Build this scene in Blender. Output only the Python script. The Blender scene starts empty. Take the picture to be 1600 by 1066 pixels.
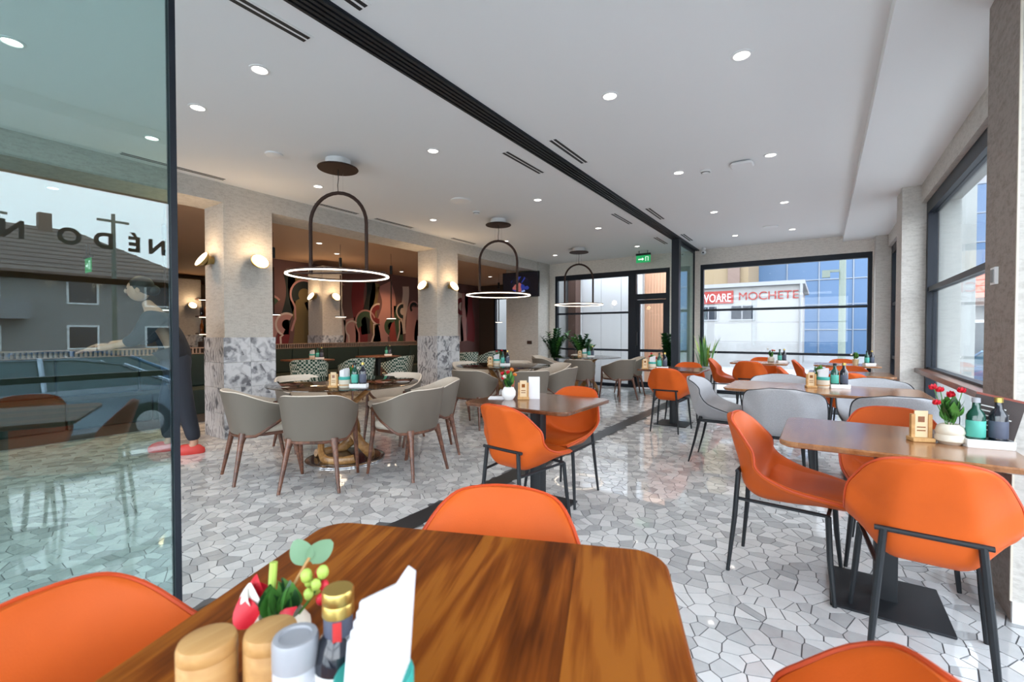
import bpy, math, random
from mathutils import Vector, Matrix
import numpy as np
R = math.radians
random.seed(7)
scene = bpy.context.scene
COL = scene.collection

# ------------------------------------------------------------------ camera
cam_d = bpy.data.cameras.new('camera'); cam = bpy.data.objects.new('camera', cam_d); COL.objects.link(cam)
cam.location = (0, 0, 1.23); cam.rotation_euler = (R(89.0), 0, R(34.3))
cam_d.sensor_width = 36; cam_d.lens = 16; cam_d.clip_start = 0.05; cam_d.clip_end = 300
cam_d.dof.use_dof = True; cam_d.dof.focus_distance = 4.0; cam_d.dof.aperture_fstop = 4.5
scene.camera = cam
# ------------------------------------------------------------------ exposure
vs = scene.view_settings
vs.view_transform = 'Standard'; vs.look = 'None'; vs.gamma = 1.0; vs.use_curve_mapping = False
vs.exposure = EXPOSURE = 0.27
scene.cycles.max_bounces = 8; scene.cycles.diffuse_bounces = 4; scene.cycles.glossy_bounces = 4
scene.cycles.transmission_bounces = 6; scene.cycles.transparent_max_bounces = 16
scene.cycles.caustics_reflective = False; scene.cycles.caustics_refractive = False
scene.cycles.sample_clamp_indirect = 6.0
# ------------------------------------------------------------------ overcast sky
SKY = 6.0
world = bpy.data.worlds.new('world'); scene.world = world; world.use_nodes = True
nt = world.node_tree; bg = nt.nodes['Background']
tc = nt.nodes.new('ShaderNodeTexCoord'); sx = nt.nodes.new('ShaderNodeSeparateXYZ'); cr = nt.nodes.new('ShaderNodeValToRGB')
nt.links.new(tc.outputs['Generated'], sx.inputs[0]); nt.links.new(sx.outputs['Z'], cr.inputs[0])
cr.color_ramp.elements[0].position = 0.0; cr.color_ramp.elements[0].color = (0.90, 0.95, 1.0, 1)
cr.color_ramp.elements[1].position = 0.7; cr.color_ramp.elements[1].color = (0.76, 0.87, 1.0, 1)
nt.links.new(cr.outputs[0], bg.inputs['Color']); bg.inputs['Strength'].default_value = SKY
def portal(name, loc, rot, sx_, sy_):
    l = bpy.data.lights.new(name, 'AREA'); l.shape = 'RECTANGLE'; l.size = sx_; l.size_y = sy_
    l.cycles.is_portal = True
    o = bpy.data.objects.new(name, l); COL.objects.link(o); o.location = loc; o.rotation_euler = rot
# area lights point down -Z; rotate so that they face into the room
portal('portal_right', (1.25, 3.7, 1.35), (0, R(90), 0), 2.7, 12.6)
portal('portal_far', (-2.4, 10.35, 1.35), (R(-90), 0, 0), 6.4, 2.7)
portal('portal_back', (-2.7, -2.75, 1.4), (R(90), 0, 0), 7.2, 2.8)

# ------------------------------------------------------------------ materials
def new_mat(name):
    m = bpy.data.materials.new(name); m.use_nodes = True
    return m, m.node_tree, m.node_tree.nodes['Principled BSDF']
def pmat(name, col, rough=0.5, metal=0.0, spec=0.5, coat=0.0, noise=0.0, nscale=40, bump=0.0, bscale=200, stretch=None, emit=None, estr=0, sheen=0):
    m, nt, b = new_mat(name)
    b.inputs['Base Color'].default_value = (*col, 1); b.inputs['Roughness'].default_value = rough
    b.inputs['Metallic'].default_value = metal; b.inputs['Specular IOR Level'].default_value = spec
    b.inputs['Coat Weight'].default_value = coat; b.inputs['Coat Roughness'].default_value = 0.1
    if sheen: b.inputs['Sheen Weight'].default_value = sheen
    if emit: b.inputs['Emission Color'].default_value = (*emit, 1); b.inputs['Emission Strength'].default_value = estr
    L = nt.links.new
    if noise or bump:
        tc = nt.nodes.new('ShaderNodeTexCoord'); mp = nt.nodes.new('ShaderNodeMapping')
        L(tc.outputs['Object'], mp.inputs[0])
        if stretch: mp.inputs['Scale'].default_value = stretch
    if noise:
        n = nt.nodes.new('ShaderNodeTexNoise'); n.inputs['Scale'].default_value = nscale; n.inputs['Detail'].default_value = 4
        L(mp.outputs[0], n.inputs['Vector'])
        r = nt.nodes.new('ShaderNodeValToRGB')
        r.color_ramp.elements[0].position = .3; r.color_ramp.elements[1].position = .7
        r.color_ramp.elements[0].color = (*[c * (1 - noise) for c in col], 1)
        r.color_ramp.elements[1].color = (*[min(1, c * (1 + noise)) for c in col], 1)
        L(n.outputs['Fac'], r.inputs[0]); L(r.outputs[0], b.inputs['Base Color'])
    if bump:
        n2 = nt.nodes.new('ShaderNodeTexNoise'); n2.inputs['Scale'].default_value = bscale; n2.inputs['Detail'].default_value = 3
        L(mp.outputs[0], n2.inputs['Vector'])
        bp = nt.nodes.new('ShaderNodeBump'); bp.inputs['Strength'].default_value = bump; bp.inputs['Distance'].default_value = 0.01
        L(n2.outputs['Fac'], bp.inputs['Height']); L(bp.outputs[0], b.inputs['Normal'])
    return m
def wood_mat(name, dark, mid, light, rough=0.3, strip=0.0, coat=0.3, spec=.5):
    m, nt, b = new_mat(name); L = nt.links.new; N = nt.nodes.new
    tc = N('ShaderNodeTexCoord'); mp = N('ShaderNodeMapping'); L(tc.outputs['Object'], mp.inputs[0])
    sep = N('ShaderNodeSeparateXYZ'); L(mp.outputs[0], sep.inputs[0])
    # strips glued side by side: each strip shifts its grain
    mul = N('ShaderNodeMath'); mul.operation = 'MULTIPLY'; mul.inputs[1].default_value = strip or 0.01
    L(sep.outputs['X'], mul.inputs[0])
    fl = N('ShaderNodeMath'); fl.operation = 'FLOOR'; L(mul.outputs[0], fl.inputs[0])
    wn = N('ShaderNodeTexWhiteNoise'); wn.noise_dimensions = '1D'; L(fl.outputs[0], wn.inputs['W'])
    off = N('ShaderNodeMath'); off.operation = 'MULTIPLY'; off.inputs[1].default_value = 7.0; L(wn.outputs['Value'], off.inputs[0])
    cmb = N('ShaderNodeCombineXYZ'); L(off.outputs[0], cmb.inputs['Z'])
    ad = N('ShaderNodeVectorMath'); ad.operation = 'ADD'; L(mp.outputs[0], ad.inputs[0]); L(cmb.outputs[0], ad.inputs[1])
    mp2 = N('ShaderNodeMapping'); mp2.inputs['Scale'].default_value = (6.0, .8, 6.0); L(ad.outputs[0], mp2.inputs[0])
    n1 = N('ShaderNodeTexNoise'); n1.inputs['Scale'].default_value = 2.2; n1.inputs['Detail'].default_value = 2; L(mp2.outputs[0], n1.inputs['Vector'])
    w = N('ShaderNodeMath'); w.operation = 'MULTIPLY'; w.inputs[1].default_value = 26; L(n1.outputs['Fac'], w.inputs[0])
    fr = N('ShaderNodeMath'); fr.operation = 'SINE'; L(w.outputs[0], fr.inputs[0])
    mp3 = N('ShaderNodeMapping'); mp3.inputs['Scale'].default_value = (90, 5, 90); L(ad.outputs[0], mp3.inputs[0])
    n2 = N('ShaderNodeTexNoise'); n2.inputs['Scale'].default_value = 1.5; n2.inputs['Detail'].default_value = 5; L(mp3.outputs[0], n2.inputs['Vector'])
    n3 = N('ShaderNodeTexNoise'); n3.inputs['Scale'].default_value = 1.6; n3.inputs['Detail'].default_value = 2; L(mp2.outputs[0], n3.inputs['Vector'])
    a = N('ShaderNodeMath'); a.operation = 'MULTIPLY_ADD'; a.inputs[1].default_value = 0.13; L(fr.outputs[0], a.inputs[0]); L(n3.outputs['Fac'], a.inputs[2])
    a2 = N('ShaderNodeMath'); a2.operation = 'MULTIPLY_ADD'; a2.inputs[1].default_value = 0.5; L(n2.outputs['Fac'], a2.inputs[0]); L(a.outputs[0], a2.inputs[2])
    a3 = N('ShaderNodeMath'); a3.operation = 'MULTIPLY_ADD'; a3.inputs[1].default_value = 0.22 if strip else 0.0; L(wn.outputs['Value'], a3.inputs[0]); L(a2.outputs[0], a3.inputs[2])
    r = N('ShaderNodeValToRGB'); e = r.color_ramp.elements
    e[0].position = .46; e[0].color = (*dark, 1); e[1].position = 1.2 if False else 1.0; e[1].color = (*light, 1)
    x = e.new(.78); x.color = (*mid, 1)
    L(a3.outputs[0], r.inputs[0]); L(r.outputs[0], b.inputs['Base Color'])
    b.inputs['Roughness'].default_value = rough; b.inputs['Coat Weight'].default_value = coat; b.inputs['Coat Roughness'].default_value = 0.18; b.inputs['Specular IOR Level'].default_value = spec
    bp = N('ShaderNodeBump'); bp.inputs['Strength'].default_value = 0.02; bp.inputs['Distance'].default_value = 0.002
    L(n2.outputs['Fac'], bp.inputs['Height']); L(bp.outputs[0], b.inputs['Normal'])
    return m
def glass_mat(name, tint, refl, rough=0.0, rcol=(1, 1, 1), graze=.75):
    """thin clear sheet: straight-through transmission plus a mirror part that grows towards grazing view"""
    m = bpy.data.materials.new(name); m.use_nodes = True; nt = m.node_tree; nt.nodes.clear(); N = nt.nodes.new; L = nt.links.new
    o = N('ShaderNodeOutputMaterial'); mx = N('ShaderNodeMixShader'); t = N('ShaderNodeBsdfTransparent'); g = N('ShaderNodeBsdfGlossy')
    t.inputs[0].default_value = (*tint, 1); g.inputs['Color'].default_value = (*rcol, 1); g.inputs['Roughness'].default_value = rough
    lw = N('ShaderNodeLayerWeight'); lw.inputs['Blend'].default_value = .5
    pw = N('ShaderNodeMath'); pw.operation = 'POWER'; pw.inputs[1].default_value = 5; L(lw.outputs['Facing'], pw.inputs[0])
    ad = N('ShaderNodeMath'); ad.operation = 'MULTIPLY_ADD'; ad.use_clamp = True; ad.inputs[1].default_value = graze; ad.inputs[2].default_value = refl; L(pw.outputs[0], ad.inputs[0])
    L(ad.outputs[0], mx.inputs[0]); L(t.outputs[0], mx.inputs[1]); L(g.outputs[0], mx.inputs[2]); L(mx.outputs[0], o.inputs[0])
    return m
def emit_mat(name, col, s):
    m = bpy.data.materials.new(name); m.use_nodes = True; nt = m.node_tree; nt.nodes.clear()
    o = nt.nodes.new('ShaderNodeOutputMaterial'); e = nt.nodes.new('ShaderNodeEmission')
    e.inputs[0].default_value = (*col, 1); e.inputs[1].default_value = s; nt.links.new(e.outputs[0], o.inputs[0]); return m
def tile_mat():
    m, nt, b = new_mat('polished_stone_tile'); L = nt.links.new; N = nt.nodes.new
    at = N('ShaderNodeAttribute'); at.attribute_name = 'shade'
    tc = N('ShaderNodeTexCoord'); n = N('ShaderNodeTexNoise'); n.inputs['Scale'].default_value = 22; n.inputs['Detail'].default_value = 5
    L(tc.outputs['Object'], n.inputs['Vector'])
    a = N('ShaderNodeMath'); a.operation = 'MULTIPLY_ADD'; a.inputs[1].default_value = .35; L(n.outputs['Fac'], a.inputs[0]); L(at.outputs['Fac'], a.inputs[2])
    r = N('ShaderNodeValToRGB'); e = r.color_ramp.elements
    e[0].position = .1; e[0].color = (.36, .365, .37, 1); e[1].position = 1.0; e[1].color = (.66, .662, .66, 1)
    L(a.outputs[0], r.inputs[0]); L(r.outputs[0], b.inputs['Base Color'])
    b.inputs['Roughness'].default_value = .035; b.inputs['Specular IOR Level'].default_value = 1.0
    return m
def voronoi_floor_mat():
    m, nt, b = new_mat('far_stone_floor'); L = nt.links.new; N = nt.nodes.new
    tc = N('ShaderNodeTexCoord'); v = N('ShaderNodeTexVoronoi'); v.inputs['Scale'].default_value = 9; v.feature = 'DISTANCE_TO_EDGE'
    v2 = N('ShaderNodeTexVoronoi'); v2.inputs['Scale'].default_value = 9
    L(tc.outputs['Object'], v.inputs['Vector']); L(tc.outputs['Object'], v2.inputs['Vector'])
    r = N('ShaderNodeValToRGB'); e = r.color_ramp.elements; e[0].position = .02; e[0].color = (.12, .12, .12, 1); e[1].position = .05; e[1].color = (1, 1, 1, 1)
    L(v.outputs['Distance'], r.inputs[0])
    sc = N('ShaderNodeSeparateColor'); L(v2.outputs['Color'], sc.inputs[0])
    r2 = N('ShaderNodeValToRGB'); r2.color_ramp.elements[0].color = (.3, .3, .3, 1); r2.color_ramp.elements[1].color = (.58, .57, .56, 1); L(sc.outputs[0], r2.inputs[0])
    mx = N('ShaderNodeMix'); mx.data_type = 'RGBA'; mx.blend_type = 'MULTIPLY'; mx.inputs[0].default_value = 1
    L(r2.outputs[0], mx.inputs[6]); L(r.outputs[0], mx.inputs[7]); L(mx.outputs[2], b.inputs['Base Color']); b.inputs['Roughness'].default_value = .1
    return m
def plaster_mat(name, base, vein, rough=.75):
    m, nt, b = new_mat(name); L = nt.links.new; N = nt.nodes.new
    tc = N('ShaderNodeTexCoord'); mp = N('ShaderNodeMapping'); mp.inputs['Scale'].default_value = (14, 14, 45); L(tc.outputs['Object'], mp.inputs[0])
    n = N('ShaderNodeTexNoise'); n.inputs['Scale'].default_value = 1.0; n.inputs['Detail'].default_value = 6; n.inputs['Roughness'].default_value = .65; L(mp.outputs[0], n.inputs['Vector'])
    n2 = N('ShaderNodeTexNoise'); n2.inputs['Scale'].default_value = 60; n2.inputs['Detail'].default_value = 3; L(tc.outputs['Object'], n2.inputs['Vector'])
    a = N('ShaderNodeMath'); a.operation = 'MULTIPLY_ADD'; a.inputs[1].default_value = .5; L(n2.outputs['Fac'], a.inputs[0]); L(n.outputs['Fac'], a.inputs[2])
    r = N('ShaderNodeValToRGB'); e = r.color_ramp.elements; e[0].position = .55; e[0].color = (*vein, 1); e[1].position = .82; e[1].color = (*base, 1)
    L(a.outputs[0], r.inputs[0]); L(r.outputs[0], b.inputs['Base Color']); b.inputs['Roughness'].default_value = rough
    bp = N('ShaderNodeBump'); bp.inputs['Strength'].default_value = .35; bp.inputs['Distance'].default_value = .01; L(a.outputs[0], bp.inputs['Height']); L(bp.outputs[0], b.inputs['Normal'])
    return m
def collage_mat():
    m, nt, b = new_mat('grey_collage_tile'); L = nt.links.new; N = nt.nodes.new
    tc = N('ShaderNodeTexCoord'); oi = N('ShaderNodeObjectInfo')
    ad = N('ShaderNodeVectorMath'); ad.operation = 'MULTIPLY_ADD'; ad.inputs[1].default_value = (9, 9, 9); L(oi.outputs['Random'], ad.inputs[0]); L(tc.outputs['Object'], ad.inputs[2])
    v = N('ShaderNodeTexVoronoi'); v.inputs['Scale'].default_value = 9; L(ad.outputs[0], v.inputs['Vector'])
    sc = N('ShaderNodeSeparateColor'); L(v.outputs['Color'], sc.inputs[0])
    w = N('ShaderNodeTexWave'); w.inputs['Scale'].default_value = 5; w.inputs['Distortion'].default_value = 14; w.inputs['Detail'].default_value = 3; L(ad.outputs[0], w.inputs['Vector'])
    a = N('ShaderNodeMath'); a.operation = 'MULTIPLY_ADD'; a.inputs[1].default_value = .55; L(w.outputs['Fac'], a.inputs[0])
    k = N('ShaderNodeMath'); k.operation = 'MULTIPLY'; k.inputs[1].default_value = .6; L(sc.outputs[0], k.inputs[0]); L(k.outputs[0], a.inputs[2])
    r = N('ShaderNodeValToRGB'); e = r.color_ramp.elements; e[0].position = .1; e[0].color = (.12, .12, .135, 1); e[1].position = .75; e[1].color = (.58, .58, .60, 1)
    x = e.new(.35); x.color = (.36, .36, .385, 1)
    L(a.outputs[0], r.inputs[0]); L(r.outputs[0], b.inputs['Base Color']); b.inputs['Roughness'].default_value = .3
    return m
def check_mat(name, c1, c2, scale):
    m, nt, b = new_mat(name); L = nt.links.new; N = nt.nodes.new
    tc = N('ShaderNodeTexCoord'); c = N('ShaderNodeTexChecker'); c.inputs['Scale'].default_value = scale
    c.inputs['Color1'].default_value = (*c1, 1); c.inputs['Color2'].default_value = (*c2, 1); L(tc.outputs['Object'], c.inputs['Vector'])
    L(c.outputs[0], b.inputs['Base Color']); b.inputs['Roughness'].default_value = .9; return m
def screen_mat():
    m, nt, b = new_mat('tv_picture'); L = nt.links.new; N = nt.nodes.new
    tc = N('ShaderNodeTexCoord'); v = N('ShaderNodeTexVoronoi'); v.inputs['Scale'].default_value = 9; L(tc.outputs['Object'], v.inputs['Vector'])
    g = N('ShaderNodeTexGradient'); g.gradient_type = 'SPHERICAL'; mp = N('ShaderNodeMapping'); mp.inputs['Scale'].default_value = (3.2, 1, 4.6); L(tc.outputs['Object'], mp.inputs[0]); L(mp.outputs[0], g.inputs[0])
    sc = N('ShaderNodeSeparateColor'); L(v.outputs['Color'], sc.inputs[0])
    r = N('ShaderNodeValToRGB'); r.color_ramp.interpolation = 'CONSTANT'; e = r.color_ramp.elements
    e[0].position = 0; e[0].color = (.004, .005, .012, 1); e[1].position = .45; e[1].color = (.02, .035, .22, 1)
    for p, c in ((.7, (.35, .10, .09)), (.82, (.3, .4, .7)), (.92, (.01, .01, .02))): e.new(p).color = (*c, 1)
    L(sc.outputs[0], r.inputs[0])
    st = N('ShaderNodeMath'); st.operation = 'GREATER_THAN'; st.inputs[1].default_value = .12; L(g.outputs['Fac'], st.inputs[0])
    mx = N('ShaderNodeMix'); mx.data_type = 'RGBA'; mx.inputs[6].default_value = (.003, .003, .005, 1); L(st.outputs[0], mx.inputs[0]); L(r.outputs[0], mx.inputs[7])
    b.inputs['Base Color'].default_value = (.01, .01, .015, 1); b.inputs['Roughness'].default_value = .2
    L(mx.outputs[2], b.inputs['Emission Color']); b.inputs['Emission Strength'].default_value = .8
    return m
M = dict(
    orange=pmat('orange_leather', (.55, .092, .010), .50, spec=.22, bump=.05, bscale=320, noise=.06, nscale=6),
    orange_pipe=pmat('orange_leather_edge', (.50, .055, .008), .5),
    taupe=pmat('taupe_leather', (.145, .122, .098), .48, bump=.04, bscale=300),
    beige=pmat('beige_fabric', (.60, .53, .45), .9, noise=.08, nscale=180),
    grey=pmat('grey_woven_fabric', (.40, .40, .42), .92, noise=.18, nscale=260, bump=.08, bscale=400),
    green_check=check_mat('green_white_woven_fabric', (.006, .05, .035), (.50, .54, .48), 30),
    wood=wood_mat('oiled_wood', (.070, .015, .0018), (.185, .044, .0045), (.30, .092, .011), .42, strip=9.0, coat=0, spec=.10),
    wood2=wood_mat('brown_wood', (.20, .075, .026), (.26, .105, .038), (.33, .145, .058), .22, strip=9.0, coat=.5),
    wood3=wood_mat('dark_brown_wood', (.085, .030, .012), (.115, .042, .018), (.15, .058, .026), .18, strip=9.0, coat=.5),
    walnut=wood_mat('walnut', (.055, .018, .009), (.125, .043, .021), (.19, .075, .04), .35),
    oak=wood_mat('golden_oak', (.26, .12, .035), (.42, .21, .07), (.52, .29, .11), .35),
    beech=wood_mat('light_beech', (.38, .19, .06), (.48, .26, .09), (.56, .33, .13), .5, coat=0),
    black=pmat('black_metal', (.014, .016, .019), .45, spec=.3),
    frame=pmat('dark_window_frame', (.012, .016, .024), .42, spec=.25),
    strip=pmat('floor_rail_metal', (.05, .052, .055), .3, metal=.6),
    bronze=pmat('dark_bronze', (.035, .015, .010), .5, spec=.25),
    brass=pmat('brushed_brass', (.55, .38, .14), .35, metal=.8),
    chrome=pmat('polished_steel', (.7, .7, .72), .15, metal=1),
    ceiling=pmat('white_ceiling_paint', (.80, .80, .80), .85),
    white=pmat('white_plastic', (.78, .78, .78), .45),
    whitepaint=pmat('white_paint', (.80, .80, .79), .7),
    plaster=plaster_mat('textured_plaster', (.56, .53, .49), (.45, .42, .385)), plaster_far=plaster_mat('lit_textured_plaster', (.74, .69, .635), (.60, .555, .505)),  # second plaster lightened in colour for the light the far wall lacks
    plaster_shaded=plaster_mat('shaded_textured_plaster', (.30, .25, .225), (.20, .165, .145)),  # same plaster, darkened in colour to stand for the pier's shade
    collage=collage_mat(), tile=tile_mat(), vfloor=voronoi_floor_mat(),
    grout=pmat('dark_grout', (.09, .09, .095), .6),
    glass=glass_mat('window_glass', (.98, .985, .985), .012, graze=.5),
    panelglass=glass_mat('green_tinted_glass', (.74, .88, .86), .075, rcol=(.92, .97, 1.0)),
    smoke=glass_mat('smoked_table_glass', (.36, .32, .29), .08),
    lamp=emit_mat('downlight_glow', (1, .93, .84), 9), warmlamp=emit_mat('warm_lamp_glow', (1, .80, .55), 3.5),
    ring=emit_mat('ring_led', (1, .86, .70), 3.5), shelfled=emit_mat('shelf_led', (1, .8, .55), 5),
    exitgreen=pmat('exit_green', (.01, .22, .07), .5, emit=(.02, .5, .15), estr=.5),
    exitwhite=emit_mat('exit_white', (.8, 1, .85), 1.0),
    greenvelvet=pmat('dark_green_velvet', (.002, .013, .010), .8, noise=.3, nscale=4),
    warmlit_ceil=pmat('warm_lit_back_ceiling', (.55, .36, .24), .7), warmlit_wall=pmat('warm_lit_back_wall', (.34, .19, .09), .8), darkwall=pmat('dark_back_wall', (.07, .045, .03), .7),  # back ceiling and end wall carry warm lamp light in their colour
    slat=pmat('slat_wood', (.26, .17, .12), .6), screen=screen_mat(),
    mural=pmat('mural_ground', (.16, .08, .075), .8), m_maroon=pmat('mural_maroon', (.20, .025, .03), .8), m_pink=pmat('mural_pink', (.50, .25, .23), .8),
    m_olive=pmat('mural_olive', (.20, .14, .06), .8), m_cream=pmat('mural_cream', (.66, .52, .46), .8), m_dark=pmat('mural_dark', (.015, .022, .022), .8), m_red=pmat('mural_red', (.32, .06, .05), .8), m_green=pmat('mural_green', (.05, .09, .05), .8),
    leaf=pmat('green_leaf', (.07, .22, .04), .4, noise=.3, nscale=8), leafdark=pmat('dark_green_leaf', (.018, .075, .022), .35, noise=.3, nscale=8),
    leafpale=pmat('eucalyptus_leaf', (.16, .29, .17), .55), sans=pmat('yellow_green_leaf', (.32, .42, .08), .45, noise=.35, nscale=20),
    lime=pmat('lime_stem', (.40, .55, .10), .5), redpetal=pmat('red_petal', (.60, .012, .03), .5), whitepetal=pmat('white_petal', (.82, .80, .74), .5), orangepetal=pmat('orange_petal', (.75, .25, .05), .5),
    ceramic=pmat('cream_ceramic', (.66, .60, .50), .35), greypot=pmat('grey_planter', (.36, .36, .36), .7), terracotta=pmat('terracotta', (.35, .10, .05), .6),
    soil=pmat('soil', (.03, .02, .015), .9), paper=pmat('white_paper', (.72, .72, .75), .8), teal=pmat('teal_band', (.03, .33, .28), .5), cardwood=pmat('pale_card', (.68, .52, .32), .6),
    greenglass=pmat('dark_green_bottle', (.006, .06, .04), .08, coat=.5), darkglass=pmat('dark_bottle', (.012, .014, .022), .08, coat=.5), amber=pmat('amber_bottle', (.22, .07, .015), .1, coat=.5),
    gold=pmat('gold_cap', (.62, .45, .13), .3, metal=.9), greycap=pmat('grey_cap', (.33, .34, .37), .35), clearjar=pmat('frosted_jar', (.55, .57, .63), .25), label=pmat('paper_label', (.75, .75, .72), .7), tealabel=pmat('teal_label', (.08, .42, .34), .6), darklabel=pmat('slate_label', (.07, .08, .12), .6), redlabel=pmat('red_label', (.55, .03, .03), .6),
    menu=pmat('dark_menu_cover', (.035, .022, .02), .5), menured=pmat('menu_red_edge', (.25, .05, .03), .5),
    skin=pmat('skin', (.50, .27, .18), .5), cloth=pmat('black_cloth', (.012, .012, .016), .85), jeans=pmat('dark_trousers', (.015, .018, .028), .85), redshoe=pmat('red_shoe', (.55, .04, .03), .5), hair=pmat('dark_hair', (.02, .012, .008), .6),
    bwhite=pmat('darkened_white_render', (.27, .268, .263), .85, noise=.04, nscale=2), bcream=pmat('cream_render', (.22, .165, .10), .85), bbrown=pmat('brown_pilaster', (.16, .11, .09), .8), bred=pmat('sign_red', (.26, .022, .016), .6), brownsteel=pmat('brown_cladding', (.11, .06, .045), .6),  # outdoor white darkened in colour to hold back the bright daylight
    clad=pmat('orange_timber_cladding', (.78, .44, .28), .75, noise=.15, nscale=3, stretch=(8, 8, .5)), palepanel=pmat('pale_grey_panel', (.24, .245, .255), .6), nearpanel=pmat('white_metal_panel', (.84, .85, .87), .6), pierwhite=pmat('darkened_pier_render', (.30, .315, .305), .8), bluepane=pmat('blue_reflective_pane', (.085, .15, .26), .25, spec=.15), bluebar=pmat('pale_blue_mullion', (.20, .24, .30), .5),  # outer pier white darkened in colour against the bright daylight
    bounce_paving=pmat('light_bouncing_paving', (.62, .62, .60), .8, noise=.06, nscale=1.5), asphalt=pmat('asphalt', (.20, .20, .205), .9, noise=.15, nscale=3), paving=pmat('darkened_paving', (.26, .26, .26), .8, noise=.06, nscale=1.5), lawn=pmat('grass', (.06, .13, .03), .95, noise=.4, nscale=30), pole=pmat('lamp_post_paint', (.125, .15, .125), .6),  # unseen ground paled to bounce daylight indoors; yard paving darkened against glare
    rooftile=pmat('grey_brown_roof_tile', (.17, .13, .11), .8, noise=.25, nscale=5), redroof=pmat('red_roof_tile', (.45, .11, .07), .8), shutter=pmat('window_dark', (.03, .035, .045), .15), silver=pmat('silver_blue_car_paint', (.38, .47, .58), .2, metal=.5, coat=1), blue=pmat('blue_car_paint', (.06, .17, .33), .2, metal=.3, coat=1), carglass=pmat('car_window', (.05, .09, .11), .05), rubber=pmat('tyre', (.012, .012, .012), .8), letters=pmat('window_lettering', (.10, .14, .17), .6),
    socket=pmat('brown_socket', (.05, .025, .02), .4),
)
# ------------------------------------------------------------------ mesh helpers
class MB:
    def __init__(s): s.v = []; s.f = []
    def add(s, v, f):
        o = len(s.v); s.v += [tuple(p) for p in v]; s.f += [tuple(i + o for i in q) for q in f]; return s
    def box(s, x0, x1, y0, y1, z0, z1):
        return s.add([(x0, y0, z0), (x1, y0, z0), (x1, y1, z0), (x0, y1, z0), (x0, y0, z1), (x1, y0, z1), (x1, y1, z1), (x0, y1, z1)],
                     [(3, 2, 1, 0), (4, 5, 6, 7), (0, 1, 5, 4), (1, 2, 6, 5), (2, 3, 7, 6), (3, 0, 4, 7)])
    def rings(s, rings, cap0=True, cap1=True, closed=True):
        n = len(rings[0]); v = [p for r in rings for p in r]; f = []
        for i in range(len(rings) - 1):
            for j in range(n if closed else n - 1):
                k = (j + 1) % n; f.append((i * n + j, i * n + k, (i + 1) * n + k, (i + 1) * n + j))
        if cap0: f.append(tuple(reversed(range(n))))
        if cap1: f.append(tuple((len(rings) - 1) * n + j for j in range(n)))
        return s.add(v, f)
    def slab(s, w, d, z0, z1, r=.05, e=.006, seg=6, taper=0, soft=False):
        """rounded-corner plate with softened edges"""
        def ring(ins, z):
            rr = max(r - ins, .0005); a = w / 2 - ins; b = d / 2 - ins; out = []
            for cx, cy, t0 in ((a - rr, b - rr, 0), (-a + rr, b - rr, 90), (-a + rr, -b + rr, 180), (a - rr, -b + rr, 270)):
                for k in range(seg + 1):
                    t = R(t0 + 90 * k / seg); out.append((cx + rr * math.cos(t), cy + rr * math.sin(t), z))
            return out
        if soft: return s.rings([ring(e + taper, z0), ring(taper * .3, z0 + e), ring(0, z1 - e), ring(e * .3, z1 - e * .35), ring(e, z1), ring(e * 2, z1)])
        return s.rings([ring(e + taper, z0), ring(taper * .3, z0 + e), ring(0, z1 - e), ring(e, z1)])
    def tube(s, pts, r, n=8, closed=False, flat=1.0):
        pts = [Vector(p) for p in pts]; m = len(pts); rs = r if isinstance(r, (list, tuple)) else [r] * m
        t0 = (pts[1] - pts[0]).normalized(); up = Vector((0, 0, 1)) if abs(t0.z) < .9 else Vector((1, 0, 0))
        rings = []
        for i, p in enumerate(pts):
            a = pts[(i - 1) % m] if (closed or i > 0) else p; b = pts[(i + 1) % m] if (closed or i < m - 1) else p
            t = (b - a).normalized(); x = up - t * up.dot(t)
            if x.length < 1e-5: x = t.orthogonal()
            x.normalize(); up = x; y = t.cross(x)
            rings.append([p + x * rs[i] * math.cos(2 * math.pi * k / n) + y * rs[i] * flat * math.sin(2 * math.pi * k / n) for k in range(n)])
        if closed: rings.append(rings[0]); return s.rings(rings, False, False)
        return s.rings(rings)
    def lathe(s, prof, n=20, c=(0, 0, 0)):
        rings = [[(c[0] + max(r, 1e-4) * math.cos(2 * math.pi * k / n), c[1] + max(r, 1e-4) * math.sin(2 * math.pi * k / n), c[2] + z) for k in range(n)] for r, z in prof]
        return s.rings(rings)
    def prism(s, poly, z0, z1):
        return s.rings([[(x, y, z0) for x, y in poly], [(x, y, z1) for x, y in poly]])
    def sphere(s, c, r, n=8, m=6, sc=(1, 1, 1)):
        return s.rings([[(c[0] + sc[0] * r * math.sin(math.pi * i / m) * math.cos(2 * math.pi * k / n), c[1] + sc[1] * r * math.sin(math.pi * i / m) * math.sin(2 * math.pi * k / n), c[2] - sc[2] * r * math.cos(math.pi * i / m)) for k in range(n)] for i in [.15] + list(range(1, m)) + [m - .15]])
    def xform(s, mat): s.v = [tuple(mat @ Vector(p)) for p in s.v]; return s
    def mesh(s, name, smooth=True):
        me = bpy.data.meshes.new(name); me.from_pydata(s.v, [], s.f); me.update()
        if smooth:
            me.polygons.foreach_set('use_smooth', [True] * len(me.polygons))
            try: me.set_sharp_from_angle(angle=R(38))
            except Exception: pass
        return me
def link(name, data, mat=None, parent=None, loc=(0, 0, 0), rot=(0, 0, 0)):
    o = bpy.data.objects.new(name, data); COL.objects.link(o); o.location = loc; o.rotation_euler = rot
    if parent is not None: o.parent = parent
    if mat is not None and data is not None:
        if not data.materials: data.materials.append(M[mat] if isinstance(mat, str) else mat)
    return o
def obj(name, mb, mat, parent=None, loc=(0, 0, 0), rot=(0, 0, 0), smooth=True):
    return link(name, mb.mesh(name, smooth), mat, parent, loc, rot)
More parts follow.
